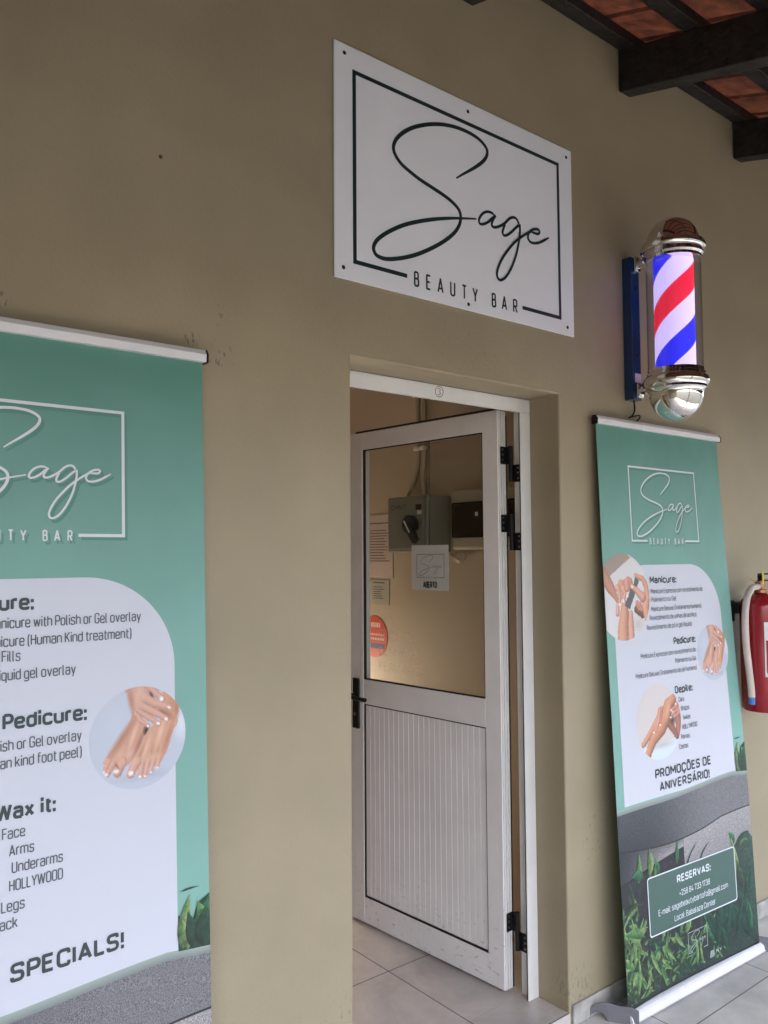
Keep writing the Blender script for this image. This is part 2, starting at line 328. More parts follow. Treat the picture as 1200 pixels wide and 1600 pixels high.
# ---- flat print helpers: everything in (u, v, w) = across, up, height above the sheet
# a narrow monoline grotesque of its own: glyph = (width, [(points, corner radius), ...]), cap height 1
X_ = .72; _o = [(0, 0), (.46, 0), (.46, X_), (0, X_), (0, 0)]; _ar = [(0, .36), (0, X_), (.46, X_), (.46, 0)]
GL = {
 'a': (.45, [([(.03, .58), (.03, X_), (.45, X_), (.45, 0)], .16), ([(.45, .42), (0, .42), (0, 0), (.45, 0)], .17)]),
 'b': (.46, [([(0, 1), (0, 0)], 0), (_o, .2)]), 'c': (.44, [([(.44, .54), (.44, X_), (0, X_), (0, 0), (.44, 0), (.44, .18)], .2)]),
 'd': (.46, [([(.46, 1), (.46, 0)], 0), (_o, .2)]), 'e': (.46, [([(0, .36), (.46, .36)], 0), ([(.46, .36), (.46, X_), (0, X_), (0, 0), (.45, 0), (.45, .15)], .2)]),
 'f': (.34, [([(.11, 0), (.11, 1), (.34, 1)], .16), ([(0, X_-.02), (.32, X_-.02)], 0)]), 'g': (.46, [(_o, .2), ([(.46, X_), (.46, -.26), (.03, -.26), (.03, -.14)], .18)]),
 'h': (.46, [([(0, 1), (0, 0)], 0), (_ar, .2)]), 'i': (0, [([(0, X_), (0, 0)], 0), ([(0, .90), (0, 1.02)], 0)]), 'k': (.44, [([(0, 1), (0, 0)], 0), ([(.42, X_), (.02, .26)], 0), ([(.17, .42), (.44, 0)], 0)]),
 'l': (.13, [([(0, 1), (0, 0), (.13, 0)], .11)]), 'm': (.78, [([(0, X_), (0, 0)], 0), ([(0, .36), (0, X_), (.39, X_), (.39, 0)], .18), ([(.39, .36), (.39, X_), (.78, X_), (.78, 0)], .18)]),
 'n': (.46, [([(0, X_), (0, 0)], 0), (_ar, .2)]), 'o': (.46, [(_o, .2)]), 'p': (.46, [([(0, X_), (0, -.27)], 0), (_o, .2)]), 'q': (.46, [([(.46, X_), (.46, -.27)], 0), (_o, .2)]),
 'r': (.29, [([(0, X_), (0, 0)], 0), ([(0, .36), (0, X_), (.29, X_)], .17)]), 's': (.42, [([(.41, .57), (.41, X_), (.02, X_), (.02, .38), (.42, .35), (.42, 0), (0, 0), (0, .15)], .15)]),
 't': (.32, [([(.11, .94), (.11, 0), (.32, 0)], .15), ([(0, X_-.02), (.31, X_-.02)], 0)]), 'u': (.46, [([(0, X_), (0, 0), (.46, 0), (.46, .36)], .2), ([(.46, X_), (.46, 0)], 0)]),
 'v': (.46, [([(0, X_), (.23, 0), (.46, X_)], 0)]), 'w': (.70, [([(0, X_), (.175, 0), (.35, X_-.05), (.525, 0), (.70, X_)], 0)]), 'x': (.44, [([(0, X_), (.44, 0)], 0), ([(.44, X_), (0, 0)], 0)]),
 'y': (.46, [([(0, X_), (.24, 0)], 0), ([(.46, X_), (.15, -.27)], 0)]), 'z': (.40, [([(0, X_), (.40, X_), (0, 0), (.40, 0)], 0)]),
 'A': (.54, [([(0, 0), (.27, 1), (.54, 0)], 0), ([(.10, .28), (.44, .28)], 0)]), 'B': (.50, [([(0, 1), (0, 0)], 0), ([(0, 1), (.46, 1), (.46, .53), (0, .53)], .19), ([(0, .53), (.50, .53), (.50, 0), (0, 0)], .2)]),
 'C': (.50, [([(.50, .74), (.50, 1), (0, 1), (0, 0), (.50, 0), (.50, .26)], .22)]), 'D': (.50, [([(0, 1), (0, 0)], 0), ([(0, 1), (.50, 1), (.50, 0), (0, 0)], .23)]),
 'E': (.43, [([(.43, 1), (0, 1), (0, 0), (.43, 0)], 0), ([(0, .52), (.38, .52)], 0)]), 'F': (.43, [([(.43, 1), (0, 1), (0, 0)], 0), ([(0, .52), (.38, .52)], 0)]),
 'G': (.50, [([(.50, .76), (.50, 1), (0, 1), (0, 0), (.50, 0), (.50, .48)], .22), ([(.50, .48), (.27, .48)], 0)]), 'H': (.50, [([(0, 1), (0, 0)], 0), ([(.50, 1), (.50, 0)], 0), ([(0, .51), (.50, .51)], 0)]),
 'I': (0, [([(0, 1), (0, 0)], 0)]), 'K': (.50, [([(0, 1), (0, 0)], 0), ([(.48, 1), (.02, .38)], 0), ([(.17, .56), (.50, 0)], 0)]), 'L': (.42, [([(0, 1), (0, 0), (.42, 0)], 0)]),
 'M': (.66, [([(0, 0), (0, 1), (.33, .32), (.66, 1), (.66, 0)], 0)]), 'N': (.52, [([(0, 0), (0, 1), (.52, 0), (.52, 1)], 0)]), 'O': (.50, [([(0, 0), (.50, 0), (.50, 1), (0, 1), (0, 0)], .23)]),
 'P': (.48, [([(0, 1), (0, 0)], 0), ([(0, 1), (.48, 1), (.48, .44), (0, .44)], .22)]), 'R': (.50, [([(0, 1), (0, 0)], 0), ([(0, 1), (.48, 1), (.48, .46), (0, .46)], .22), ([(.24, .46), (.50, 0)], 0)]),
 'S': (.48, [([(.47, .78), (.47, 1), (.01, 1), (.01, .53), (.48, .50), (.48, 0), (0, 0), (0, .22)], .2)]), 'T': (.50, [([(0, 1), (.50, 1)], 0), ([(.25, 1), (.25, 0)], 0)]),
 'U': (.50, [([(0, 1), (0, 0), (.50, 0), (.50, 1)], .23)]), 'V': (.54, [([(0, 1), (.27, 0), (.54, 1)], 0)]), 'W': (.84, [([(0, 1), (.2, 0), (.42, .95), (.64, 0), (.84, 1)], 0)]), 'Y': (.52, [([(0, 1), (.26, .44), (.52, 1)], 0), ([(.26, .44), (.26, 0)], 0)]),
 '1': (.22, [([(0, .80), (.20, 1), (.20, 0)], 0)]), '2': (.46, [([(.01, .74), (.01, 1), (.46, 1), (.46, .56), (0, .02), (.47, 0)], .19)]), '3': (.46, [([(.0, .78), (0, 1), (.45, 1), (.45, .53), (.16, .53)], .19), ([(.16, .53), (.47, .53), (.47, 0), (0, 0), (0, .22)], .19)]),
 '4': (.50, [([(.34, 0), (.34, .42)], 0), ([(.24, 1), (0, .22), (.50, .22)], 0)]), '5': (.46, [([(.42, 1), (.02, 1), (.02, .56), (.46, .62), (.46, 0), (0, 0), (0, .2)], .18)]), '7': (.44, [([(0, .86), (0, 1), (.44, 1), (.13, 0)], 0)]),
 '8': (.48, [([(.03, .54), (.45, .54), (.45, 1), (.03, 1), (.03, .54)], .18), ([(0, 0), (.48, 0), (.48, .53), (0, .53), (0, 0)], .2)]), '0': (.48, [([(0, 0), (.48, 0), (.48, 1), (0, 1), (0, 0)], .23)]),
 ':': (0, [([(0, .0), (0, .13)], 0), ([(0, .52), (0, .65)], 0)]), '.': (0, [([(0, .0), (0, .13)], 0)]), '!': (0, [([(0, .0), (0, .13)], 0), ([(0, .30), (0, 1)], 0)]),
 '(': (.14, [([(.14, 1.06), (0, .86), (0, .02), (.14, -.18)], .2)]), ')': (.14, [([(0, 1.06), (.14, .86), (.14, .02), (0, -.18)], .2)]), '+': (.36, [([(.18, .2), (.18, .62)], 0), ([(0, .41), (.36, .41)], 0)]), '-': (.26, [([(0, .38), (.26, .38)], 0)]),
 '@': (.72, [([(.72, -.1), (0, -.1), (0, .95), (.72, .95), (.72, .2), (.52, .2), (.52, .65)], .2), ([(.22, .2), (.52, .2), (.52, .65), (.22, .65), (.22, .2)], .14)]), ' ': (.10, []),
}
_ac = {'é': ('e', 'a'), 'á': ('a', 'a'), 'í': ('i', 'a'), 'ó': ('o', 'a'), 'Á': ('A', 'A'), 'õ': ('o', 't'), 'Õ': ('O', 'T'), 'ç': ('c', 'c'), 'Ç': ('C', 'c')}
for k_, (bs, kd) in _ac.items():
    w0, st = GL[bs]; cx_ = w0/2; tp = 1.13 if kd in 'AT' else .86
    st = [q for q in st if not (bs == 'i' and q[0][0][1] > .85)]
    ad = {'a': [([(cx_-.03, tp), (cx_+.12, tp+.17)], 0)], 't': [([(cx_-.17, tp+.02), (cx_-.08, tp+.11), (cx_+.08, tp+.02), (cx_+.17, tp+.11)], .06)], 'c': [([(cx_, -.02), (cx_, -.13), (cx_+.09, -.13), (cx_+.09, -.26), (cx_-.08, -.26)], .06)]}[kd.lower()]
    GL[k_] = (w0, st+ad)
def rounded(pts, r):
    P = [Vector((x, y)) for x, y in pts]; closed = (P[0]-P[-1]).length < 1e-6; out = []; n = len(P)
    if r <= 0: return [tuple(p) for p in P], closed
    idx = range(n-1) if closed else range(n)
    for i in idx:
        if not closed and i in (0, n-1): out.append(tuple(P[i])); continue
        p, q, s_ = P[i-1 if i else n-2], P[i], P[i+1]
        a_, b_ = p-q, s_-q; rr = min(r, a_.length*.5, b_.length*.5); a_.normalize(); b_.normalize()
        A, B_ = q+a_*rr, q+b_*rr
        for j in range(6):
            t = j/5; out.append(tuple(A*(1-t)**2+q*2*t*(1-t)*(.92)+B_*t*t+q*0+ (A+B_)*.5*2*t*(1-t)*.08))
    if closed: out.append(out[0])
    ded = [out[0]]
    for p in out[1:]:
        if math.hypot(p[0]-ded[-1][0], p[1]-ded[-1][1]) > 2e-3: ded.append(p)
    if closed and math.hypot(ded[-1][0]-ded[0][0], ded[-1][1]-ded[0][1]) > 1e-6: ded[-1] = ded[0]
    return ded, closed
def stroke2d(bm, P, closed, wd, w):
    if not closed:                                        # sharp corners (V, W, M, 7): butt separate strokes
        for i in range(1, len(P)-1):
            a_, b_ = Vector(P[i])-Vector(P[i-1]), Vector(P[i+1])-Vector(P[i])
            if a_.normalized().dot(b_.normalized()) < .35:
                e = wd*.22; stroke2d(bm, list(P[:i])+[tuple(Vector(P[i])+a_.normalized()*e)], False, wd, w)
                stroke2d(bm, [tuple(Vector(P[i])-b_.normalized()*e)]+list(P[i+1:]), False, wd, w+.00002); return
    P = [Vector((x, y, 0)) for x, y in P]; n = len(P); pr = None; first = None
    if closed: P = P[:-1]; n -= 1
    for i in range(n+(1 if closed else 0)):
        j = i % n
        if i == n: cur = first
        else:
            d0 = (P[j]-P[j-1]) if (closed or j > 0) else (P[1]-P[0]); d1 = (P[(j+1) % n]-P[j]) if (closed or j < n-1) else (P[-1]-P[-2])
            d0.normalize(); d1.normalize(); t = d0+d1
            if t.length < 1e-6: t = d1.copy()
            t.normalize(); k = 1/max(.45, t.dot(d1)); nn = Vector((-t.y, t.x, 0))*(wd/2*k)
            cur = (bm.verts.new((P[j].x+nn.x, P[j].y+nn.y, w)), bm.verts.new((P[j].x-nn.x, P[j].y-nn.y, w)))
            if first is None: first = cur
        if pr:
            f = bm.faces.new((pr[0], pr[1], cur[1], cur[0])); f.normal_update()
            if f.normal.z < 0: f.normal_flip()
        pr = cur
def layout(s, t):
    x = t/2; out = []
    for i, ch in enumerate(s):
        w0, st = GL[ch]
        for pts, r in st:
            if len(pts) == 2 and pts[0][0] == pts[1][0] and abs(pts[1][1]-pts[0][1]) < .16:          # a dot is as tall as the stroke is wide
                m_ = (pts[0][1]+pts[1][1])/2 if pts[0][1] > .01 else t*.55/(1-t)-t/2/(1-t); h_ = t*.56/(1-t); pts = [(pts[0][0], m_-h_), (pts[0][0], m_+h_)]
            out.append(([(x+px*(1+.2*(t-.115)), t/2+py*(1-t) if py <= 1 else 1-t/2+(py-1)) for px, py in pts], r))
        g_ = (.11 if t < .15 else .075)-(.05 if ch in 'rLTYPFtf' else 0); x += w0*(1+.2*(t-.115))+t+(g_ if ch != ' ' else .05)
    return out, x-g_-t/2
def put_text(bm, s, u0, u1, v, cap, w=.0, bold=0., tail=None, th=None):
    """s is fitted between u0 and u1; tail = (ending, width) fits by the width of the line's ending instead"""
    t = th or (.19 if bold > .015 else .108)
    ly, W0 = layout(s, t)
    if tail: u0 = u1-W0*tail[1]/layout(tail[0], t)[1]
    sx = (u1-u0)/W0
    for k, (pts, r) in enumerate(ly):
        P, cl = rounded([(px*sx/cap, py) for px, py in pts], r*min(1, max(.6, sx/cap)))
        stroke2d(bm, [(u0+px*cap, v+py*cap) for px, py in P], cl, t*cap, w+.00006*(k % 4))
def poly(bm, pts, w=0.):
    f = bm.faces.new([bm.verts.new((p[0], p[1], w)) for p in pts]); f.normal_update()
    if f.normal.z < 0: f.normal_flip()
    return f
def ribbon(bm, pts, wd, w=0., k=6, taper=True):
    P = smoothline([(p[0], p[1], 0) for p in pts], k); N = len(P); L = R_ = None
    for i, p in enumerate(P):
        t = (P[min(i+1, N-1)]-P[max(i-1, 0)]); t.normalize(); nn = Vector((-t.y, t.x, 0))
        f = 1.
        if taper: f = min(1, .45+.55*min(i, N-1-i)/(N*.06+1))
        ww = w+.00025*i/N
        a = bm.verts.new((p.x+nn.x*wd*f/2, p.y+nn.y*wd*f/2, ww)); b = bm.verts.new((p.x-nn.x*wd*f/2, p.y-nn.y*wd*f/2, ww))
        if L:
            fc = bm.faces.new((L, R_, b, a)); fc.normal_update()
            if fc.normal.z < 0: fc.normal_flip()
        L, R_ = a, b
def rrect(u0, u1, v0, v1, r, n=8, rs=None):
    rs = rs or (r, r, r, r); out = []        # order: BL BR TR TL
    for (cx, cy, a0, rr) in ((u0+rs[0], v0+rs[0], 180, rs[0]), (u1-rs[1], v0+rs[1], 270, rs[1]), (u1-rs[2], v1-rs[2], 0, rs[2]), (u0+rs[3], v1-rs[3], 90, rs[3])):
        if rr < 1e-5: out.append((cx, cy)); continue
        m_ = n if rr < .05 else 24
        for i in range(m_+1):
            a = R(a0+90*i/m_); out.append((cx+rr*math.cos(a), cy+rr*math.sin(a)))
    return out
def frame_ring(bm, outer, inner, w=0.):
    o = [bm.verts.new((p[0], p[1], w)) for p in outer]; q = [bm.verts.new((p[0], p[1], w)) for p in inner]; n = len(o)
    for i in range(n):
        f = bm.faces.new((o[i], o[(i+1) % n], q[(i+1) % n], q[i])); f.normal_update()
        if f.normal.z < 0: f.normal_flip()
def cut(bm, du=.06, dv=.08):
    us = [v.co.x for v in bm.verts]; vs = [v.co.y for v in bm.verts]
    for ax, step, lo, hi in ((0, du, min(us), max(us)), (1, dv, min(vs), max(vs))):
        k = math.ceil(lo/step+1e-4)
        while k*step < hi-1e-5:
            no = (1, 0, 0) if ax == 0 else (0, 1, 0); co = (k*step, 0, 0) if ax == 0 else (0, k*step, 0)
            bmesh.ops.bisect_plane(bm, geom=bm.verts[:]+bm.edges[:]+bm.faces[:], plane_co=co, plane_no=no); k += 1
    return bm
def warp(bm, F):
    for v in bm.verts: v.co = F(*v.co)
    bm.normal_update(); return bm

# the script logo, traced on the sign: coordinates in widths of its own box
LS = [(.446,.399),(.476,.421),(.515,.448),(.554,.477),(.583,.503),(.599,.527),(.6,.548),(.581,.565),(.548,.577),(.5,.582),(.446,.58),(.393,.571),(.341,.556),(.29,.535),(.245,.511),(.206,.482),(.18,.455),(.167,.431),(.166,.411),(.177,.392),(.2,.374),(.234,.36),(.278,.346),(.328,.335),(.374,.325),(.413,.314),(.442,.301),(.459,.287),(.465,.269),(.461,.244),(.443,.214),(.414,.185),(.372,.153),(.32,.12),(.265,.09),(.212,.067),(.16,.05),(.123,.043),(.095,.046),(.083,.057),(.081,.072),(.091,.092),(.116,.116),(.156,.144),(.208,.174),(.267,.2),(.332,.224),(.399,.245),(.468,.263),(.542,.28)]
LA = [[(.635,.317),(.62,.322),(.6,.321),(.58,.312),(.564,.297),(.555,.281),(.556,.27),(.565,.267),(.583,.273),(.604,.286),(.622,.303),(.64,.318)],
      [(.64,.318),(.628,.301),(.62,.285),(.621,.274),(.632,.272),(.65,.278),(.67,.289),(.686,.3),(.698,.311),(.716,.327),(.735,.335),(.749,.334),(.759,.325),(.762,.318)],
      [(.762,.312),(.743,.296),(.72,.275),(.697,.259),(.681,.255),(.675,.263),(.678,.276),(.688,.298)],
      [(.768,.318),(.769,.295),(.765,.265),(.758,.235),(.747,.2),(.731,.165),(.712,.132),(.689,.103),(.666,.087),(.651,.086),(.643,.097),(.644,.114),(.656,.142),(.677,.175),(.705,.208),(.737,.241),(.775,.271),(.809,.294),(.828,.304)],
      [(.828,.304),(.847,.304),(.867,.305),(.878,.314),(.872,.323),(.852,.32),(.833,.311),(.818,.298),(.812,.283),(.815,.271),(.827,.264),(.849,.265),(.876,.274),(.905,.29),(.932,.306)]]
def logo_script(bm, u0, v0, W, w=0., thick=1.):
    T = lambda l: [(u0+x*W, v0+y*W) for x, y in l]
    ribbon(bm, T(LS), .0118*W*thick, w)
    for i, l in enumerate(LA): ribbon(bm, T(l), .0088*W*thick, w+.0003*(i+1)*min(1, W), taper=(i in (0, 4)))
def logo_box(bm, u0, v0, W, w=0., thick=1., letters=True, bold=.006):
    t = .0137*W*thick; H = .619*W
    for a in ((0, W, H-t, H), (0, t, t, H-t), (W-t, W, t, H-t), (0, .219*W, 0, t), (.777*W, W, 0, t)):
        poly(bm, [(u0+a[0], v0+a[2]), (u0+a[1], v0+a[2]), (u0+a[1], v0+a[3]), (u0+a[0], v0+a[3])], w)
    if letters:
        for ch, x in zip('BEAUTYBAR', (.2598, .3125, .3666, .4234, .4785, .5316, .626, .680, .738)):
            wd = {'B': .0205, 'E': .0195, 'A': .0265, 'U': .0225, 'T': .0230, 'Y': .0260, 'R': .0220}[ch]
            put_text(bm, ch, u0+(x-wd/2)*W, u0+(x+wd/2)*W, v0-.0208*W, .0523*W, w, bold, th=.14)

# ---- small painted pictures (print content): capsules shaded on a numpy canvas, then a disc mesh with a colour per vertex
def smooth2(pts, k=5):
    P = [pts[-1]]+list(pts)+[pts[0], pts[1]]; out = []
    for i in range(1, len(P)-2):
        for j in range(k):
            t = j/k; out.append(tuple(.5*(2*b_+(-a+c_)*t+(2*a-5*b_+4*c_-d)*t*t+(-a+3*b_-3*c_+d)*t**3) for a, b_, c_, d in zip(P[i-1], P[i], P[i+1], P[i+2])))
    return out
class Canvas:
    def __init__(s, n=220, bg=(200, 207, 220)):
        s.n = n; g = np.linspace(-1.02, 1.02, n); s.X, s.Y = np.meshgrid(g, g); s.I = np.ones((n, n, 3))*np.array(bg, float)
    def blend(s, m, col):
        s.I = s.I*(1-m[..., None])+m[..., None]*np.asarray(col, float)
    def polyg(s, pts, col, soft=.02):
        ins = np.zeros_like(s.X, bool); n = len(pts)
        for i in range(n):
            (x0, y0), (x1, y1) = pts[i], pts[(i+1) % n]
            c = ((y0 > s.Y) != (y1 > s.Y)) & (s.X < (x1-x0)*(s.Y-y0)/((y1-y0) or 1e-9)+x0); ins ^= c
        s.blend(ins.astype(float), col)
    def limb(s, pts, col=(214, 158, 132), edge=.62, hi=1.1, light=(-.45, .6)):
        best = np.full_like(s.X, 9.); sh = np.zeros_like(s.X)
        for (x0, y0, r0), (x1, y1, r1) in zip(pts, pts[1:]):
            dx, dy = x1-x0, y1-y0; L = dx*dx+dy*dy+1e-9
            t = np.clip(((s.X-x0)*dx+(s.Y-y0)*dy)/L, 0, 1); r = r0+(r1-r0)*t
            ex = (s.X-x0-t*dx)/r; ey = (s.Y-y0-t*dy)/r; d = np.hypot(ex, ey)
            nz = np.sqrt(np.clip(1-d*d, 0, 1)); q = np.clip(.55*nz+.45*(ex*light[0]+ey*light[1]+.25), 0, 1)
            k = d < best; sh = np.where(k, q, sh); best = np.minimum(best, d)
        a = np.clip((1.04-best)/.08, 0, 1)
        f = edge+(hi-edge)*np.clip(sh*1.25, 0, 1)
        c = np.asarray(col, float)[None, None]*f[..., None]
        c[..., 0] = np.minimum(255, c[..., 0]*1.02)
        s.I = s.I*(1-a[..., None])+a[..., None]*np.clip(c, 0, 255)
    def spot(s, x, y, rx, ry, col, soft=.35, ang=0.):
        ca, sa = math.cos(ang), math.sin(ang); ex = ((s.X-x)*ca+(s.Y-y)*sa)/rx; ey = (-(s.X-x)*sa+(s.Y-y)*ca)/ry
        s.blend(np.clip((1-np.hypot(ex, ey))/soft, 0, 1), col)
    def at(s, x, y):
        f = lambda a: int(np.clip(round((a+1.02)/2.04*(s.n-1)), 0, s.n-1))
        return s.I[f(y), f(x)]
def disc_print(bm, cv, cu, cvv, r, w, umin=-1, rings=70, seg=180):
    lay = bm.loops.layers.float_color.get('Col') or bm.loops.layers.float_color.new('Col')
    prev = None; ALB = .92
    def vert(rr, a):
        x, y = rr*math.cos(a), rr*math.sin(a); u = max(umin, cu+x*r)
        v = bm.verts.new((u, cvv+y*r, w)); px = cv.at((u-cu)/r, y); g_ = px.mean(); return v, tuple(c*ALB for c in s2l(px*.88+g_*.12))
    c0 = vert(0, 0)
    for i in range(1, rings+1):
        ring = [vert(i/rings, 2*math.pi*j/seg) for j in range(seg)]
        for j in range(seg):
            k = (j+1) % seg
            q = (c0, ring[j], ring[k]) if prev is None else (prev[j], ring[j], ring[k], prev[k])
            f = bm.faces.new([t[0] for t in q])
            for lp, t in zip(f.loops, q): lp[lay] = (*t[1], 1)
        prev = ring
def pic_feet():
    c = Canvas(260, (190, 198, 215)); P = lambda x, y: ((x-585)/525, (660-y)/575); T = lambda x, y, r: (*P(x, y), r/550)
    Lm = lambda pts, **k: c.limb([T(*p) for p in pts], **k)
    def sp(x, y, rx, ry, col, a=0., soft=1.): c.spot(*P(x, y), rx/540, ry/540, col, soft, R(a))
    def pg(pts, col): c.polyg([P(*p) for p in smooth2(pts)], col)
    sp(1060, 560, 120, 250, (224, 229, 240)); sp(640, 1100, 430, 70, (174, 182, 202)); sp(330, 420, 260, 420, (196, 204, 221))
    # left foot
    pg([(520, 340), (500, 430), (465, 510), (420, 600), (370, 670), (290, 760), (235, 825), (212, 880), (208, 960), (280, 985), (330, 960), (385, 990), (440, 965), (500, 915), (540, 850), (590, 770), (625, 680), (660, 590), (640, 500), (600, 380)], (211, 156, 130))
    sp(400, 640, 60, 330, (186, 126, 100), -38); sp(520, 640, 38, 230, (232, 186, 164), -22); sp(590, 720, 40, 230, (176, 112, 92), -25); sp(380, 830, 60, 130, (222, 172, 148), -35); sp(470, 840, 55, 110, (226, 172, 158), -40)
    for q in ([(245, 850, 24), (216, 895, 17)], [(262, 880, 30), (218, 970, 20)], [(305, 915, 34), (244, 1015, 28)], [(405, 900, 50), (350, 1025, 44)]): Lm(q, col=(220, 166, 146), edge=.74, hi=1.03)
    sp(345, 940, 60, 16, (150, 90, 74), -60); sp(415, 915, 48, 60, (222, 170, 150)); sp(320, 880, 55, 50, (216, 164, 140))
    for x, y, a, b_ in ((338, 1000, 38, 24), (232, 1018, 30, 17), (210, 985, 15, 11), (208, 908, 10, 9)): sp(x, y, a, b_, (241, 229, 232), 0, .35)
    # gap between the feet
    sp(665, 600, 45, 70, (64, 42, 40), 0, .8)
    # right foot
    pg([(872, 140), (1000, 262), (1046, 330), (1040, 400), (1008, 480), (1024, 540), (965, 650), (940, 725), (900, 850), (850, 945), (820, 985), (760, 1000), (640, 1010), (560, 1010), (500, 985), (520, 910), (570, 810), (620, 720), (680, 600), (740, 540), (830, 480), (830, 350)], (214, 160, 132))
    sp(960, 330, 90, 160, (204, 144, 112)); sp(1010, 400, 40, 130, (186, 124, 96)); sp(820, 640, 42, 210, (236, 186, 160), -18); sp(905, 720, 42, 260, (190, 128, 102), -20); sp(660, 800, 36, 200, (232, 184, 162), -22); sp(600, 850, 26, 150, (196, 138, 116), -25)
    sp(720, 850, 22, 110, (200, 142, 118), -12); sp(790, 860, 20, 100, (202, 142, 118), -8)
    for q in ([(798, 930, 30), (787, 1025, 21)], [(744, 925, 32), (712, 1075, 23)], [(684, 940, 32), (643, 1105, 25)], [(616, 945, 34), (592, 1095, 29)], [(555, 930, 56), (522, 990, 48), (490, 1062, 42)]): Lm(q, col=(224, 172, 152), edge=.74, hi=1.03)
    for x, y in ((570, 915), (640, 905), (700, 900), (752, 900), (795, 905)): sp(x, y, 42, 60, (220, 168, 144))
    for x, y, a, b_ in ((494, 1048, 32, 30), (588, 1106, 21, 18), (645, 1110, 18, 16), (712, 1080, 16, 16), (786, 1036, 12, 12)): sp(x, y, a, b_, (246, 235, 237), 0, .35)
    # hand
    sp(840, 420, 190, 60, (150, 92, 72), -28)
    pg([(440, 60), (470, 180), (500, 300), (520, 370), (570, 430), (660, 420), (760, 400), (800, 330), (700, 200), (690, 120), (780, 60)], (216, 164, 142))
    sp(500, 230, 50, 220, (190, 134, 112), 10); sp(590, 180, 60, 150, (230, 184, 164), -10); sp(640, 300, 60, 60, (206, 150, 128))
    for q in ([(560, 390, 30), (605, 475, 28), (690, 545, 20)], [(585, 345, 40), (680, 440, 36), (805, 535, 27)], [(610, 300, 48), (740, 390, 42), (890, 490, 29)], [(650, 215, 58), (760, 300, 46), (930, 368, 26)], [(700, 90, 46), (770, 180, 44), (845, 255, 33)]): Lm(q, col=(222, 170, 150), edge=.70, hi=1.04)
    sp(590, 300, 75, 80, (218, 166, 146)); sp(610, 200, 60, 90, (222, 172, 152)); sp(722, 190, 20, 52, (104, 58, 48), 35, .7)
    for x, y, a, b_ in ((838, 255, 30, 32), (925, 367, 29, 16), (888, 495, 28, 20), (798, 535, 29, 18), (683, 548, 20, 12)): sp(x, y, a, b_, (247, 238, 243), -20, .4)
    return c
def pic_legs():
    c = Canvas(200, (212, 204, 203)); T = lambda x, y, r: ((x-500)/415, (835-y)/715, r/540)
    Lm = lambda pts, **k: c.limb([T(*p) for p in pts], **k)
    c.polyg([(-1.1, -.62), (1.1, -.5), (1.1, -1.1), (-1.1, -1.1)], (208, 224, 233)); c.spot(.1, -.62, .7, .14, (190, 188, 190), 1.)
    Lm([(860, 700, 80), (870, 950, 80), (850, 1150, 60)], col=(176, 112, 94)); Lm([(690, 900, 70), (780, 1080, 55), (815, 1190, 40)], col=(160, 100, 84))
    c.spot(*T(760, 860, 1)[:2], .16, .17, (84, 54, 50), .9)
    Lm([(560, 640, 60), (480, 800, 62), (340, 1010, 55), (190, 1200, 45)], col=(206, 146, 118))
    Lm([(790, 470, 80), (690, 560, 105), (640, 740, 130), (540, 960, 112), (380, 1150, 85), (320, 1270, 78), (270, 1400, 66)], col=(204, 140, 108))
    c.spot(*T(680, 640, 1)[:2], .13, .42, (226, 170, 136), 1., -.45)
    for q in ([(560, 600, 40), (540, 750, 34), (515, 900, 20)], [(520, 620, 40), (480, 800, 32), (400, 1010, 18)], [(530, 640, 36), (500, 820, 30), (430, 1010, 16)]): Lm(q, col=(214, 148, 124))
    for q in ([(900, 600, 36), (830, 620, 30), (740, 665, 22)], [(900, 670, 34), (830, 700, 28), (760, 750, 20)], [(900, 740, 32), (830, 780, 26), (800, 810, 18)], [(880, 560, 30), (840, 560, 20)]): Lm(q, col=(206, 140, 120))
    for x, y in ((742, 668), (838, 562), (722, 800), (517, 905), (392, 1018)): c.spot(*T(x, y, 1)[:2], .05, .03, (246, 232, 226))
    return c
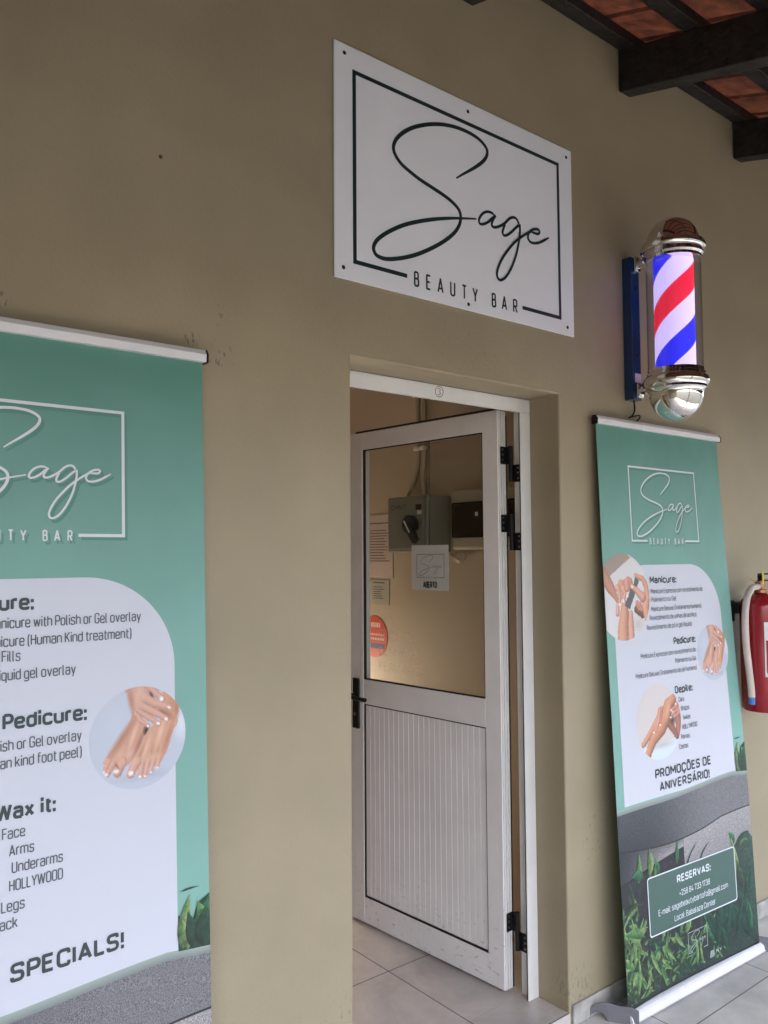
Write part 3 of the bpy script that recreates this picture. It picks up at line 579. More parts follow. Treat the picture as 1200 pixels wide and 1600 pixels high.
def pic_hands():
    c = Canvas(220, (218, 215, 218)); T = lambda x, y, r: ((x-337)/441, (775-y)/725, r/560)
    Lm = lambda pts, **k: c.limb([T(*p) for p in pts], **k)
    c.polyg([T(*p, 1)[:2] for p in ((-150, 500), (-100, 100), (330, 0), (490, 115), (150, 400), (60, 480))], (166, 146, 134))
    c.spot(*T(560, 1250, 1)[:2], .35, .25, (200, 190, 190), 1.)
    Lm([(-40, 300, 90), (60, 480, 90), (130, 620, 80), (190, 740, 48), (262, 900, 24)], col=(200, 142, 118))
    Lm([(330, 620, 80), (430, 560, 95)], col=(206, 142, 120), edge=.8); Lm([(300, 560, 60), (330, 640, 50)], col=(212, 150, 128), edge=.8); Lm([(400, 520, 50), (400, 640, 46)], col=(216, 154, 130), edge=.76)
    for q in ([(240, 620, 48), (300, 720, 38), (320, 830, 26)], [(330, 640, 44), (360, 730, 32), (330, 850, 22)], [(250, 640, 40), (275, 760, 30), (262, 890, 20)]): Lm(q, col=(224, 168, 146))
    Lm([(345, 900, 62), (335, 1060, 92), (300, 1300, 112), (290, 1520, 120)], col=(216, 158, 128)); Lm([(440, 1060, 44), (430, 1250, 60), (430, 1520, 70)], col=(222, 166, 142))
    Lm([(230, 910, 36), (220, 1040, 40)], col=(222, 170, 146))
    Lm([(540, 1000, 50), (640, 1100, 46)], col=(120, 84, 66))
    for q in ([(560, 900, 40), (590, 1000, 30)], [(600, 920, 40), (630, 1020, 28)]): Lm(q, col=(208, 140, 122))
    Lm([(560, 425, 32), (680, 490, 42), (735, 610, 52), (745, 800, 70), (700, 980, 80), (715, 1180, 50)], col=(218, 158, 130))
    c.polyg([T(*p, 1)[:2] for p in ((545, 455), (615, 510), (570, 640), (430, 990), (345, 920), (440, 690), (520, 560))], (98, 98, 103))
    Lm([(660, 800, 70), (570, 690, 48), (480, 605, 30)], col=(222, 164, 140))
    for x, y in ((490, 615), (262, 900), (325, 840), (400, 760)): c.spot(*T(x, y, 1)[:2], .05, .05, (244, 226, 226))
    return c

# ------------------------------------------------------------------ setting
FLZ = -.046                                                   # veranda floor; the shop floor is z = 0
XL, XR, HT, YF, ZI, XI = 1.3491, 2.2518, 2.10, .1317, 2.0496, 2.1985
b = NB(); box(b, -400, 400, -400, 400, -.6, -.22)
struct(obj('ground', b, mat('pale_paving_ground', (.085, .085, .07), .9, noise=.18, nscale=1.5, bump=.3, bscale=20)))
b = NB(); box(b, -5.2, 9, -2.9, .0, -.219, FLZ)
struct(obj('veranda_floor', b, tile_mat('veranda_floor_tile', 2.52, -.262, (.58, .56, .53), (.20, .19, .18), .35)))
b = NB(); box(b, -1.2, 2.485, .181, 4.2, -.2, 0.0); box(b, XL, XR, -.006, .181, -.2, 0.0, .003)
struct(obj('room_floor', b, tile_mat('room_floor_tile', 1.955, .600, (.50, .455, .425), (.15, .135, .125), .3)))

# shop wall with the door opening
b = NB()
pts = [(-5.2, -.215), (XL, -.215), (XL, HT), (XR, HT), (XR, -.215), (9, -.215), (9, 4.1), (-5.2, 4.1)]
f = b.faces.new([b.verts.new((x, 0, z)) for x, z in pts])
r = bmesh.ops.extrude_face_region(b, geom=[f]); bmesh.ops.translate(b, verts=[g for g in r['geom'] if isinstance(g, bmesh.types.BMVert)], vec=(0, .18, 0))
bmesh.ops.recalc_face_normals(b, faces=b.faces)
ed = [e for e in b.edges if all(abs(v.co.y) < 1e-5 for v in e.verts) and all(XL-.01 < v.co.x < XR+.01 and v.co.z < HT+.01 for v in e.verts)]
bmesh.ops.bevel(b, geom=ed, offset=.007, segments=3, affect='EDGES', profile=.5)
shop = obj('shop_wall', b, WALL); tag(shop, 'khaki painted plaster front wall of the shop with a recessed doorway', 'wall')
b = NB(); box(b, 2.262, 9, -.012, -.0005, FLZ+.001, .022, .003)
obj('skirting', b, CONC, shop)
b = NB(); box(b, -5.2, XL-.012, -.012, -.0005, FLZ+.001, .022, .003)
obj('skirting', b, CONC, shop)
b = NB()
box(b, 2.485, 2.66, .1815, 4.2, -.2, 2.9); box(b, -1.4, 2.66, 4.201, 4.35, -.2, 2.9); box(b, -1.4, -1.201, .1815, 4.2, -.2, 2.9)
tag(obj('interior_wall', b, ROOMWALL), 'plain beige wall inside the shop behind the open door', 'wall')
b = NB(); box(b, -1.4, 2.7, .1815, 4.4, 2.901, 3.05); struct(obj('room_ceiling', b, mat('white_ceiling', (.7, .68, .64), .8)))
# unseen wall added across the left end of the veranda to shade that side
b = NB(); box(b, -2.3, -2.0, -3.2, -.001, -.215, 4.1); tag(obj('added_end_wall', b, WALL), 'khaki wall added out of view to shade the left end of the veranda', 'wall')

# ------------------------------------------------------------------ veranda roof
SL = .25
def RZ(y, top=3.495): return top+SL*y
roof = thing('veranda_roof', 'lean-to veranda roof of terracotta tiles on dark timber rafters above the wall', 'roof', (2.64, 0, 3.33))
YE = -2.75
for k in range(-8, 8):
    x = 2.643+.865*k
    b = NB(); wv = .068
    prism(b, [Vector((x, -.004, RZ(0, 3.328))), Vector((x, YE, RZ(YE, 3.328))), Vector((x, YE, RZ(YE)-.0)), Vector((x, -.004, RZ(0)))], Vector((wv, 0, 0)), .004)
    obj('rafter', b, WOOD, roof)
for k in range(11):
    y0 = -.004-.272*k; y1 = y0-.072
    if y1 < YE: break
    b = NB(); F = lambda x, y, z: Vector((x, y, RZ(y, 3.4955)+z))
    box(b, -5.15, 8.9, y1, y0, 0, .044, .003, F=F); obj('batten', b, WOOD, roof)
b = NB(); per = .22; prof = [(0, 0), (.186, 0), (.190, .014), (.216, .014)]
ncol = 62; rows = 11; grid = []
for rI in range(rows):
    for yy, dz in ((.03-.272*rI, .028), (-.272*(rI+1)+.026, .003)):
        row = []
        for c in range(ncol):
            for px, pz in prof:
                x = -5.15+c*per+px+.0; row.append(b.verts.new((x-.02+random.uniform(-.001, .001), yy, RZ(yy, 3.541)+dz+pz)))
        grid.append(row)
for A, B_ in zip(grid, grid[1:]):
    for i in range(len(A)-1): b.faces.new((A[i], A[i+1], B_[i+1], B_[i]))
r = bmesh.ops.solidify(b, geom=b.faces[:], thickness=-.014)
bmesh.ops.recalc_face_normals(b, faces=b.faces)
obj('tile_covering', b, TERRA, roof)
b = NB(); box(b, -5.15, 8.9, YE-.03, YE-.002, RZ(YE, 3.10), RZ(YE, 3.60), .004); obj('shading_fascia', b, WOOD, roof)  # unseen edge board, made deep to keep sky light off the upper wall
for x in (-2.6, 2.45, 7.5):
    t = thing('veranda_post', {-2.6: 'dark timber post carrying the veranda roof edge at the left', 2.45: 'dark timber post carrying the veranda roof edge opposite the doorway', 7.5: 'dark timber post carrying the veranda roof edge at the right'}[x], 'post', (x, -2.68, FLZ), 'posts along the veranda edge')
    b = NB(); box(b, x-.06, x+.06, -2.74, -2.62, FLZ+.12, RZ(-2.68, 3.32), .006); obj('shaft', b, WOOD, t)
    b = NB(); box(b, x-.1, x+.1, -2.78, -2.58, FLZ, FLZ+.12, .01); obj('footing', b, CONC, t)

# ------------------------------------------------------------------ shop sign
sg = thing('shop_sign', 'white rectangular sign board with green script lettering fixed above the doorway', 'sign', (1.81, -.003, 2.315))
b = NB(); box(b, 1.2905, 2.338, -.0055, -.0008, 2.3155, 2.9955, .0008); obj('sign_board', b, SIGNW, sg)
SF = lambda u, v, w_: Vector((u, -.0061-w_, v))
b = NB(); logo_script(b, 1.3543, 2.3651, .913, thick=1.15); obj('script_lettering', warp(b, SF), SIGNG, sg)
b = NB(); logo_box(b, 1.3543, 2.3651, .913, w=.0002, letters=False); obj('border_line', warp(b, SF), SIGNG, sg)
for ch, x in zip('BEAUTYBAR', (.2598, .3125, .3666, .4234, .4785, .5316, .626, .680, .738)):
    wd = {'B': .0205, 'E': .0195, 'A': .0265, 'U': .0225, 'T': .0230, 'Y': .0260, 'R': .0220}[ch]
    b = NB(); put_text(b, ch, 1.3543+(x-wd/2)*.913, 1.3543+(x+wd/2)*.913, 2.3461, .0478, .0, .0, th=.13)
    obj('letter', warp(b, SF), SIGNG, sg)
for x, z in ((1.3271, 2.9686), (1.8173, 2.9651), (2.3102, 2.9652), (2.3016, 2.3445), (1.8101, 2.3347), (1.3211, 2.3472)):
    b = NB(); lathe(b, [(0, .0025), (.004, .002), (.0062, 0)], 0, 0, n=14); 
    for v in b.verts: v.co = Vector((x+v.co.x, -.0056-v.co.z, z+v.co.y))
    bmesh.ops.recalc_face_normals(b, faces=b.faces); obj('screw', b, BLACK, sg)

# ------------------------------------------------------------------ door frame
fr = thing('door_frame', 'white aluminium door frame set back in the doorway and marked with a circled 3', 'door frame', (1.8, .14, 0))
b = NB()
box(b, XI, XR-.001, YF, .1365, .0, ZI, .0012); box(b, 2.2245, XR-.001, .1367, .187, .0, ZI+.026, .001)
obj('jamb', b, WHITE_FRAME, fr)
b = NB(); box(b, XL+.001, 1.402, YF, .146, .0, ZI, .0012); box(b, XL+.001, 1.376, .1462, .181, 0, ZI+.026, .001); obj('jamb', b, WHITE_FRAME, fr)
b = NB(); box(b, XL+.001, XR-.001, YF, .146, ZI+.0005, HT-.0015, .0012); box(b, XL+.001, XR-.001, .1462, .181, ZI+.027, HT-.0015, .001); obj('head', b, WHITE_FRAME, fr)
b = NB(); box(b, XI+.0002, XI+.004, .1367, .1392, .004, ZI, 0); obj('seal', b, RUBBER, fr)
b = NB()
cx, cz = 1.806, 2.0765
n = 40; out = [(cx+.0185*math.cos(2*math.pi*i/n)*(1+.05*math.sin(4*math.pi*i/n)), cz+.0185*math.sin(2*math.pi*i/n)) for i in range(n)]
inn = [(cx+.0163*math.cos(2*math.pi*i/n)*(1+.05*math.sin(4*math.pi*i/n)), cz+.0163*math.sin(2*math.pi*i/n)) for i in range(n)]
frame_ring(b, out, inn); ribbon(b, [(cx-.006, cz+.008), (cx, cz+.0105), (cx+.0055, cz+.006), (cx+.001, cz+.0005), (cx+.006, cz-.005), (cx+.001, cz-.0105), (cx-.0065, cz-.008)], .0022, 0, 4, False)
obj('number_mark', warp(b, lambda u, v, w_: Vector((u, YF-.0006, v))), INK, fr)

# ------------------------------------------------------------------ door leaf
DO = Vector((2.1706, .2173, 0)); DV = Vector((-.0708, .9975, 0)); DN = Vector((-.9975, -.0708, 0))   # along leaf, towards us
D = lambda s, t, z: DO+DV*s+DN*t+Vector((0, 0, z))
door = thing('door', 'white aluminium door with upper glass pane standing open into the shop', 'door', DO)
TH = -.042; WID = .838; ZB, ZT = .010, 2.068
b = NB()
box(b, 0, .0735, TH, 0, ZB, ZT, .0018, F=D); box(b, .7435, WID, TH, 0, ZB, ZT, .0018, F=D)
box(b, .0738, .7432, TH, -.0006, ZB, .114, .0015, F=D); box(b, .0738, .7432, TH, -.0006, .9135, 1.0165, .0015, F=D); box(b, .0738, .7432, TH, -.0006, 1.994, ZT, .0015, F=D)
obj('leaf_frame', b, WHITE_ALU, door)
b = NB()                                             # fluted hinge edge
for k, (t0, t1, h) in enumerate(((-.014, -.003, .0035), (-.027, -.017, .0045), (-.040, -.030, .005))):
    box(b, -h, -.0003, t0, t1, ZB+.002, ZT-.004, .0008, F=D)
obj('edge_profile', b, WHITE_FRAME, door)
b = NB(); box(b, .004, .79, -.012, -.002, ZT+.0005, ZT+.0085, 0, F=D); box(b, -.0065, -.0003, TH-.0032, TH+.001, ZB+.004, ZT-.02, 0, F=D); obj('weather_seal', b, RUBBER, door)
b = NB(); g = .0045                                   # black gasket round the pane and the panel
for (s0, s1, z0, z1) in ((.0740, .7430, 1.0168, 1.0168+g), (.0740, .7430, 1.9936-g, 1.9936), (.0740, .0740+g*.5, 1.0214, 1.989), (.7430-g*1.6, .7430, 1.0214, 1.989),
                         (.0740, .7430, .1143, .1143+g*1.6), (.0740, .7430, .9132-g*.8, .9132), (.0740, .0740+g*.3, .1216, .909), (.7430-g*1.4, .7430, .1216, .909)):
    box(b, s0, s1, -.012, -.0022, z0, z1, 0, F=D)
obj('gasket', b, RUBBER, door)
b = NB(); box(b, .0765, .7405, -.0125, -.0085, 1.020, 1.990, 0, F=D); pane = obj('glass_pane', b, GLASS, door)
for s, z in (('SEGUNDA', 1.196), ('DOMINGO', 1.125), ('FERIADOS', 1.062)):
    b = NB(); put_text(b, s, -.655, -.655+.031*len(s), z, .036, 0, .01)
    obj('lettering', warp(b, lambda u, v, w_: D(-u, -.0080, v)), VINYLF, pane)
b = NB()                                              # tongue and groove panel
N_ = 23; s0, s1 = .0775, .7365; prof = []
for k in range(N_):
    a = s0+(s1-s0)*k/N_; e = s0+(s1-s0)*(k+1)/N_
    prof += [(a, -.0085), (a+.0018, -.0056), (e-.0018, -.0056), (e, -.0085)]
lo = [b.verts.new(D(s, t, .1225)) for s, t in prof]; hi = [b.verts.new(D(s, t, .9085)) for s, t in prof]
for i in range(len(prof)-1): b.faces.new((lo[i], lo[i+1], hi[i+1], hi[i]))
bk = [b.verts.new(D(s, -.022, z)) for s, z in ((s0, .1225), (s1, .1225), (s1, .9085), (s0, .9085))]; b.faces.new(bk)
bmesh.ops.recalc_face_normals(b, faces=b.faces)
obj('lower_panel', b, WHITE_ALU, door)
hd = None
b = NB(); box(b, .764, .806, .0003, .012, .806, 1.018, .0058, 3, F=D); hd = obj('handle', b, BLACK, door)
b = NB(); tube(b, [D(.786, .010, .948), D(.786, .045, .948), D(.775, .055, .947), D(.70, .056, .944), D(.672, .053, .943)], .0085, 12); obj('lever', b, BLACK, hd, True)
b = NB(); cyl(b, D(.786, .010, .868), D(.786, .0135, .868), .008); obj('keyhole', b, STEEL, hd)
for zu in (1.9030, 1.6550, .2440):
    b = NB()
    box(b, -.0085, -.0055, -.040, -.0075, zu-.033, zu+.031, .001, F=D)          # plate on the leaf edge
    kx, ky = 2.2135, .1935
    cyl(b, (kx, ky, zu-.098), (kx, ky, zu+.033), .0085, 14)
    box(b, 2.205, 2.2195, .189, .2075, zu-.033, zu+.031, .001)
    box(b, 2.2205, 2.2240, .150, .192, zu-.099, zu-.036, .001)                   # plate on the jamb
    h = obj('hinge', b, BLACK, door)
    for dz in (-.018, .002, .02):
        b = NB(); cyl(b, D(-.0084, -.017, zu+dz), D(-.0098, -.017, zu+dz), .0042, 10); obj('screw', b, STEEL, h)
        b = NB(); cyl(b, (2.2206, .165, zu-.068+dz), (2.2192, .165, zu-.068+dz), .0042, 10); obj('screw', b, STEEL, h)

# card hung on the glass
oc = thing('hanging_card', 'small white card reading ABERTO hung on a string against the door glass', 'sign', D(.353, -.004, 1.40))
b = NB(); box(b, .2520, .4525, -.0062, -.0050, 1.403, 1.580, 0, F=D); obj('card', b, mat('grey_white_card', (.50, .50, .48), .6, noise=.04, nscale=20), oc)
CF = lambda u, v, w_: D(.4525-u, -.0046+w_*.5, 1.403+v)
b = NB(); logo_box(b, .028, .049, .150, thick=.9, bold=0.); logo_script(b, .028, .049, .150, thick=.8); obj('logo', warp(b, CF), INK, oc)
b = NB(); put_text(b, 'ABERTO', .064, .138, .009, .026, 0, .028); obj('lettering', warp(b, CF), SIGNG, oc)
b = NB(); cyl(b, D(.353, -.0056, 1.58), D(.350, -.0056, 1.992), .0015, 6); obj('string', b, BLACK, oc)

# ------------------------------------------------------------------ things on the interior wall
sb = thing('isolator_switch_box', 'grey metal isolator switch box on the interior wall seen through the door glass', 'switch box', (2.484, .93, 1.55))
b = NB(); box(b, 2.342, 2.4845, .797, 1.065, 1.553, 1.801, .006, 2); obj('case', b, SWITCHGREY, sb)
b = NB(); box(b, 2.336, 2.3415, .812, 1.052, 1.566, 1.789, .003, 2); lid = obj('lid', b, SWITCHGREY, sb)
YF2 = lambda x0: (lambda u, v, w_: Vector((x0-w_, -u, v)))
b = NB(); put_text(b, 'CHNT', -1.034, -.928, 1.744, .021, 0, .015); obj('lettering', warp(b, YF2(2.3354)), INK, lid)
b = NB(); box(b, 2.3335, 2.3358, .826, .862, 1.738, 1.762, 0); obj('label', b, INK, lid)
b = NB(); box(b, 2.3335, 2.3358, .824, .852, 1.718, 1.735, 0); obj('label', b, PAPER, lid)
b = NB()
cyl(b, (2.336, .885, 1.675), (2.306, .885, 1.675), .040, 28)
Kd = Vector((0, -.060, -.085)).normalized(); Kp = Vector((0, Kd.z, -Kd.y))
c0 = Vector((2.318, .885, 1.675)); pts = [c0+Kp*.024, c0+Kp*.016+Kd*.095, c0-Kp*.016+Kd*.095, c0-Kp*.024]
prism(b, pts, Vector((-.022, 0, 0)), .004); kn = obj('rotary_handle', b, mat('blue_black_plastic', (.016, .020, .03), .35), sb)
b = NB(); pts = [c0+Vector((-.0226, 0, 0))+q for q in (Kp*.004-Kd*.018, Kp*.003+Kd*.045, -Kp*.003+Kd*.045, -Kp*.004-Kd*.018)]; prism(b, pts, Vector((-.002, 0, 0))); obj('pointer_mark', b, PAPER, kn)
db = thing('distribution_board', 'cream plastic distribution board with smoked window partly hidden by the door', 'fuse box', (2.484, .5, 1.56))
b = NB(); box(b, 2.396, 2.4845, .285, .702, 1.562, 1.811, .014, 3); obj('case', b, CREAM, db)
b = NB(); box(b, 2.386, 2.398, .315, .690, 1.612, 1.760, .012, 3); obj('window', b, SMOKED, db)
b = NB(); box(b, 2.3835, 2.3862, .535, .548, 1.700, 1.716, 0); obj('latch', b, PAPER, db)
GRP = 'cream conduits down to the switch box'
for k, pts in enumerate(([(2.472, 1.006, 2.90), (2.472, 1.004, 2.2), (2.472, 1.000, 2.02), (2.472, 1.012, 1.93), (2.470, 1.045, 1.86), (2.464, 1.075, 1.802)],
                         [(2.472, .962, 2.90), (2.472, .960, 2.3), (2.472, .960, 2.0), (2.470, .968, 1.9), (2.466, .955, 1.802)])):
    t = thing('conduit', ('cream conduit bending left into the top of the grey switch box', 'straight cream conduit dropping into the grey switch box, nearer the hinge')[k], 'pipe', (pts[0][0], pts[0][1], 1.8), GRP)
    b = NB(); tube(b, pts, .0115, 12); obj('pipe', b, PVC, t, True)
    for z in (2.28, 2.03):
        b = NB(); y = pts[0][1] if z > 2.2 else pts[2][1]; box(b, 2.455, 2.4845, y-.017, y+.017, z-.009, z+.009, .003); obj('clip', b, PAPER, t)
b = NB()
for k in range(3):
    tube(b, [(2.476-.006*k, .79, 1.548), (2.466, .76, 1.53-.006*k), (2.463, .72, 1.515-.004*k), (2.466, .695, 1.530), (2.472, .71, 1.549), (2.472, .75, 1.545), (2.468, .77, 1.528-.004*k), (2.470, .73, 1.510)], .0055, 8)
tag(obj('cable_coil', b, PVC, smooth=True), 'short loop of pale cable tucked under the cream distribution board', 'cable')
def notice(name, label, y0, y1, z0, z1, col, lines, grp):
    t = thing(name, label, 'notice', (2.4845, (y0+y1)/2, z0), grp)
    b = NB(); box(b, 2.4825, 2.4843, y0, y1, z0, z1, 0); obj('sheet', b, col, t)
    for (a, c, z, h) in lines:
        b = NB(); poly(b, [(-(y1-a), z), (-(y1-c), z), (-(y1-c), z+h), (-(y1-a), z+h)]); obj('printed_line', warp(b, YF2(2.4820)), INK, t)
    return t
ln = [(.03, .18, 1.735-.04, .004)]+[(.02, .19-random.uniform(0, .05), 1.735-.075-.0135*k, .0032) for k in range(12)]
notice('paper_notice', 'white printed sheet taped to the interior wall, upper of the two notices', 1.202, 1.412, 1.430, 1.738, mat('pinkish_paper', (.58, .47, .42), .8), ln, 'notices on the interior wall')
ln = [(.03, .12, 1.405, .004)]+[(.03, .12-random.uniform(0, .03), 1.385-.011*k, .0028) for k in range(6)]
notice('paper_notice', 'small grey printed sheet on the interior wall, below the larger notice', 1.232, 1.385, 1.302, 1.422, mat('greyish_paper', (.42, .40, .34), .8), ln, 'notices on the interior wall')
st = thing('round_sticker', 'round red sticker on the interior wall below the paper notices', 'sticker', (2.484, 1.35, 1.04))
b = NB(); cyl(b, (2.4843, 1.348, 1.144), (2.4825, 1.348, 1.144), .100, 48); obj('disc', b, ORANGE_RED, st)
PALE = mat('pale_print', (.8, .6, .55), .6)
for (a, c, z, h) in ((-1.405, -1.30, 1.190, .022), (-1.42, -1.275, 1.150, .009), (-1.42, -1.27, 1.128, .011)):
    x = a; b = NB()
    while x < c: wq = random.uniform(.006, .016); poly(b, [(x, z), (x+wq, z), (x+wq, z+h), (x, z+h)]); x += wq+.004
    obj('printed_line', warp(b, YF2(2.4821)), PALE, st)
b = NB(); poly(b, [(-1.43, 1.088), (-1.272, 1.088), (-1.268, 1.112), (-1.43, 1.112)]); obj('blue_band', warp(b, YF2(2.4821)), mat('blue_print', (.08, .09, .30), .6), st)

# unseen lamp added further inside the shop to give the room its warm glow
fl = thing('unseen_floor_lamp', 'unseen floor lamp with a glowing globe, added deeper inside the shop for its warm glow', 'lamp', (2.20, 1.95, 0))
b = NB(); lathe(b, [(0, 0), (.14, 0), (.14, .015), (.02, .025), (.012, .04), (.012, .68), (.05, .685), (.05, .70), (0, .70)], 2.20, 1.95, n=24); obj('stand', b, BLACK, fl, True)
b = NB(); lathe(b, [(.12*math.sin(R(t)), 0.815-.12*math.cos(R(t))) for t in range(15, 181, 11)], 2.20, 1.95, n=32); obj('globe', b, mat('warm_globe', (1, .8, .6), .5, emit=(1, .79, .58), estr=10.), fl, True)

# ------------------------------------------------------------------ barber pole
PX, PY = 2.672, -.198
bp = thing('barber_pole', 'lit barber pole with red white and blue stripes between chrome domes', 'barber pole', (2.67, -.02, 2.12))
b = NB(); box(b, 2.640, 2.694, -.040, -.0006, 2.122, 2.668, .003, 2); pl = obj('back_plate', b, BLUEP, bp)
b = NB(); box(b, 2.652, 2.690, -.0412, -.0402, 2.188, 2.222, 0); obj('label', b, LILAC, pl)
for z in (2.285, 2.545):
    b = NB(); box(b, 2.662, 2.672, -.0411, -.0395, z, z+.012, 0); obj('slot', b, BLACK, pl)
for z in (2.640, 2.155):
    b = NB(); box(b, 2.654, 2.690, -.052, -.0402, z-.028, z+.028, .004, 2); tube(b, [(PX, -.045, z), (PX, -.105, z)], [.017, .013, .011], 14, smooth=False); 
    a = obj('bracket_arm', b, CHROME, bp, True)
def dome(sign):
    hem = [(.093*math.cos(R(t)), .093*math.sin(R(t))) for t in range(90, -1, -6)]
    p = [(0.0 if i == 0 else r_, 2.677+z) for i, (r_, z) in enumerate(hem)]
    p += [(.098, 2.676), (.110, 2.671), (.1155, 2.660), (.1155, 2.650), (.110, 2.643), (.1045, 2.641), (.1045, 2.633), (.108, 2.630), (.108, 2.624), (.100, 2.618), (.100, 2.608), (.090, 2.607), (0, 2.607)]
    return p
b = NB(); lathe(b, dome(1), PX, PY, n=64); obj('top_dome', b, CHROME, bp, True)
p = [(0, 2.209), (.092, 2.209), (.099, 2.207), (.099, 2.196), (.104, 2.192), (.104, 2.184), (.1155, 2.172), (.117, 2.160), (.114, 2.148), (.108, 2.142), (.108, 2.134), (.099, 2.127), (.095, 2.120)]
p += [(.095*math.cos(R(t)), 2.118-.095*math.sin(R(t))) for t in range(0, 90, 6)]+[(0, 2.023)]
b = NB(); lathe(b, p, PX, PY, n=64); obj('bottom_dome', b, CHROME, bp, True)
b = NB(); n = 64
for r_ in (.097, .0945):
    ra = [b.verts.new((PX+r_*math.cos(2*math.pi*i/n), PY+r_*math.sin(2*math.pi*i/n), 2.209)) for i in range(n)]; rb = [b.verts.new((v.co.x, v.co.y, 2.607)) for v in ra]
    for i in range(n):
        q = (ra[i], ra[(i+1) % n], rb[(i+1) % n], rb[i]); b.faces.new(q if r_ > .095 else q[::-1])
obj('glass_tube', b, TUBE, bp, True)
b = NB(); lathe(b, [(.0705, 2.2092), (.0705, 2.6068)], PX, PY, n=96); obj('striped_cylinder', b, barber_mat(2.4, .39, -.2), bp, True, origin=(PX, PY, 2.40))
b = NB(); tube(b, [(2.668, -.022, 2.124), (2.669, -.024, 2.085), (2.652, -.022, 2.060), (2.640, -.018, 2.055), (2.668, -.028, 2.062), (2.690, -.030, 2.066), (2.700, -.024, 2.058), (2.690, -.018, 2.046)], .0032, 8)
tag(obj('power_cable', b, BLACK, smooth=True), 'thin black cable curling out below the barber pole', 'cable')
b = NB(); tube(b, [(2.72, -.004, 2.13), (2.80, -.004, 2.02), (2.9, -.004, 1.95), (3.10, -.004, 2.02), (3.135, -.004, 2.12), (3.13, -.004, 2.15)], .0016, 6)

b.free()

# ------------------------------------------------------------------ fire extinguisher
EX, EY = 3.420, -.112
fe = thing('fire_extinguisher', 'red fire extinguisher with off-white hose hung on the wall at the right edge', 'fire extinguisher', (EX, -.0, .875))
er = .086
p = [(0, .880), (.05, .878), (.078, .882), (er, .892), (er, 1.315)]+[(er*math.cos(R(t))*.98+.001, 1.318+.052*math.sin(R(t))) for t in range(8, 80, 9)]+[(.024, 1.372), (0, 1.372)]
b = NB(); lathe(b, p, EX, EY, n=56); body = obj('cylinder', b, RED, fe, True)
b = NB(); n = 14                                        # pale printed label with a dark text block, following the cylinder
def curved(a0, a1, z0, z1, rr, rad=.0):
    bm = NB(); A = []
    for i in range(n+1):
        a = R(a0+(a1-a0)*i/n); A.append((bm.verts.new((EX+rr*math.cos(a), EY+rr*math.sin(a), z0)), bm.verts.new((EX+rr*math.cos(a), EY+rr*math.sin(a), z1))))
    for q, w_ in zip(A, A[1:]): bm.faces.new((q[0], w_[0], w_[1], q[1]))
    return bm
b.free(); obj('label', curved(-147, -60, 1.03, 1.255, er+.0006), PAPER, body)
obj('label_print', curved(-143, -64, 1.045, 1.18, er+.0011), RED, body)
b = NB(); lathe(b, [(.020, 1.371), (.027, 1.374), (.027, 1.385), (.020, 1.388), (.018, 1.395), (.021, 1.397), (.021, 1.420), (0, 1.422)], EX, EY, n=24); obj('valve', b, BRASS, fe, True)
b = NB(); cyl(b, (EX-.005, EY, 1.404), (EX-.055, EY-.012, 1.395), .010, 12); obj('hose_coupling', b, STEEL, fe, True)
b = NB(); box(b, EX-.004, EX+.12, EY-.014, EY+.014, 1.4205, 1.426, .002); box(b, EX+.0, EX+.11, EY-.012, EY+.012, 1.448, 1.454, .002); box(b, EX-.003, EX+.008, EY-.011, EY+.011, 1.4265, 1.4475, .002); obj('squeeze_handle', b, BLACK, fe)
HP = [(EX-.045, EY-.010, 1.399), (3.325, -.125, 1.396), (3.275, -.130, 1.362), (3.250, -.133, 1.310), (3.240, -.135, 1.250), (3.243, -.135, 1.17), (3.256, -.136, 1.08), (3.268, -.137, 1.00), (3.272, -.137, .955)]
b = NB(); tube(b, HP, .0135, 14); hs = obj('hose', b, HOSEW, fe, True)
b = NB(); tube(b, [(3.272, -.137, .955), (3.271, -.137, .925)], .0125, 14, smooth=False); obj('nozzle_tip', b, BLUET, hs)
b = NB(); box(b, EX-.040, EX-.031, EY-.032, EY-.028, 1.412, 1.462, .001); obj('safety_tag', b, YELLOW, fe)
b = NB(); tube(b, [(EX-.030, EY-.03, 1.425), (EX-.07, EY-.035, 1.424), (EX-.12, EY-.045, 1.422), (EX-.15, EY-.03, 1.436)], .0012, 6); obj('wire', b, BRASS, fe)
b = NB(); box(b, EX-.1, EX-.06, -.03, -.0006, 1.25, 1.34, .004); box(b, EX-.06, EX+.06, -.02, -.0006, 1.28, 1.33, .004); obj('wall_bracket', b, BLACK, fe)

